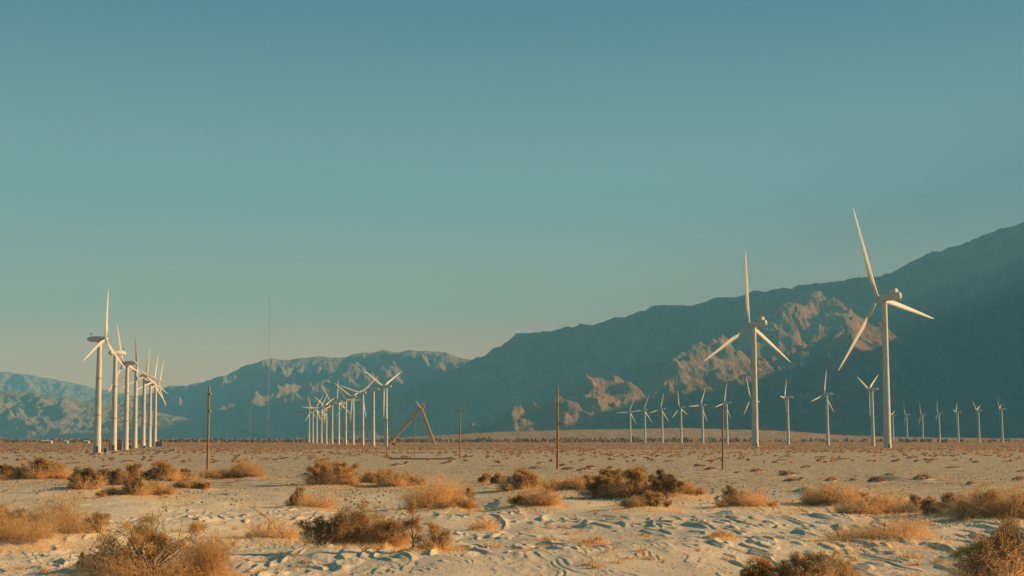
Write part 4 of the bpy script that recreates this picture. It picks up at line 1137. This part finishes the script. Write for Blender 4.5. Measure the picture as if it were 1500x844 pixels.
field(19000, 330, 1900, .8, 2.2, .35, .8, FIELD, 'scrub_cover', 'endless rusty brown scrub covering the plain up to the horizon', -160, 1660, 6,
      lambda X, Y, P_: (smooth(400, 800, Y) * .92 + .08) * smooth(-.7, .2, perlin(X / 60, Y / 150, 66)), .85)
field(17000, 1900, 3600, 1.5, 6, .6, 1.6, FIELD, 'scrub_cover', 'thin dry scrub on the fan below the mountain', -160, 1660, 6)
field(16000, 120, 560, .1, .6, .04, .2, SCRUB, 'dry_tufts', 'tiny dry tufts scattered on the gravel', -160, 1660, 5,
      lambda X, Y, P_: smooth(.05, .55, perlin(X / 9, Y / 22, 55) + .3 * perlin(X / 40, Y / 80, 56)) * .6)
field(1700, 56, 215, .2, 1.2, .06, .30, TWIG, 'dry_tufts', 'low dry orange tufts scattered over the near sand', -160, 1660, 42,
      lambda X, Y, P_: smooth(-.1, .5, perlin(X / 7, Y / 15, 155) + .25 * perlin(X / 2, Y / 5, 156)) * .8, thin=.16)
def wood_d(X, Y, P_): return np.where(P_ < 640, 1, np.where(P_ < 1080, .55, .12)) * smooth(-.5, .3, perlin(P_ / 30, Y / 60, 15))
field(6500, 2050, 2500, 3.5, 9, 2.5, 6.5, WOODS, 'woodland', 'dark belt of far-off bushes and trees along the horizon', -500, 1500, 8, wood_d)

# a pale track and a low embankment at the foot of the range
tr = MB(); pts = [at(1212, 643, 3350), at(1232, 641, 3150)]
m = MB().box((0, -6, 0), (1, 6, 2.6))
Ye = 2050.0
xa = at(1085, 650, Ye)[0]; xb_ = at(1345, 650, Ye)[0]
ze = gz((xa + xb_) / 2, Ye, False)
ring = lambda x, zz: [(x, -5, zz - .5), (x, -2, zz + 1.6), (x, 2, zz + 1.6), (x, 5, zz - .5)]
em = MB().loft([ring(xa + (xb_ - xa) * i / 12, gz(xa + (xb_ - xa) * i / 12, Ye, False) * 1 - ze + .15 * math.sin(i * 2.1)) for i in range(13)])
for i, v in enumerate(em.v): em.v[i] = (v[0], v[1] + Ye, v[2] + ze)
tag(em.build('embankment', ROOFM), 'low dark embankment running across the plain at right', kind='structure')

# ------------------------------------------------------------------ small sheds on the left horizon
def shed(px, w, h, label, Y=1750.0):
    x, _, _ = at(px, 645, Y); z = gz(x, Y, False)
    e = empty('shed', (x, Y, z)); tag(e, label, 'shed', 'pale sheds on the left horizon')
    MB().box((-w / 2, -3, -.3), (w / 2, 3, h)).build('wall', SHED, e)
    MB().loft([[(sx * (w / 2 + .4), y, zz) for y, zz in ((-3.4, h), (0, h + 1.1), (3.4, h), (3.4, h - .15), (0, h + .9), (-3.4, h - .15))] for sx in (-1, 1)]).build('roof', CERAM, e)
    MB().box((-w * .1, -3.06, 0), (w * .1, -3, h * .7)).build('door', GREYMET, e)
shed(69, 11, 2.6, 'widest of the pale sheds, leftmost on the horizon')
shed(127, 6, 2.2, 'small pale shed just left of the left turbine row', 1800)
shed(97, 4, 2.0, 'tiny pale shed between the other two on the horizon', 1850)

# ------------------------------------------------------------------ haze
hz = bpy.data.materials.new('haze_air'); hz.use_nodes = True
t = hz.node_tree; t.nodes.clear()
pv = t.nodes.new('ShaderNodeVolumePrincipled'); mo = t.nodes.new('ShaderNodeOutputMaterial')
pv.inputs['Color'].default_value = (.185, .61, 1.0, 1)
pv.inputs['Density'].default_value = 6.2e-5
pv.inputs['Anisotropy'].default_value = 0.0
t.links.new(pv.outputs[0], mo.inputs['Volume'])
hb = MB().box((-26000, -4000, -30), (26000, 19500, TOPZ + 60)).build('haze', hz)
tag(hb, 'thin bluish desert haze filling the valley', kind='stuff')
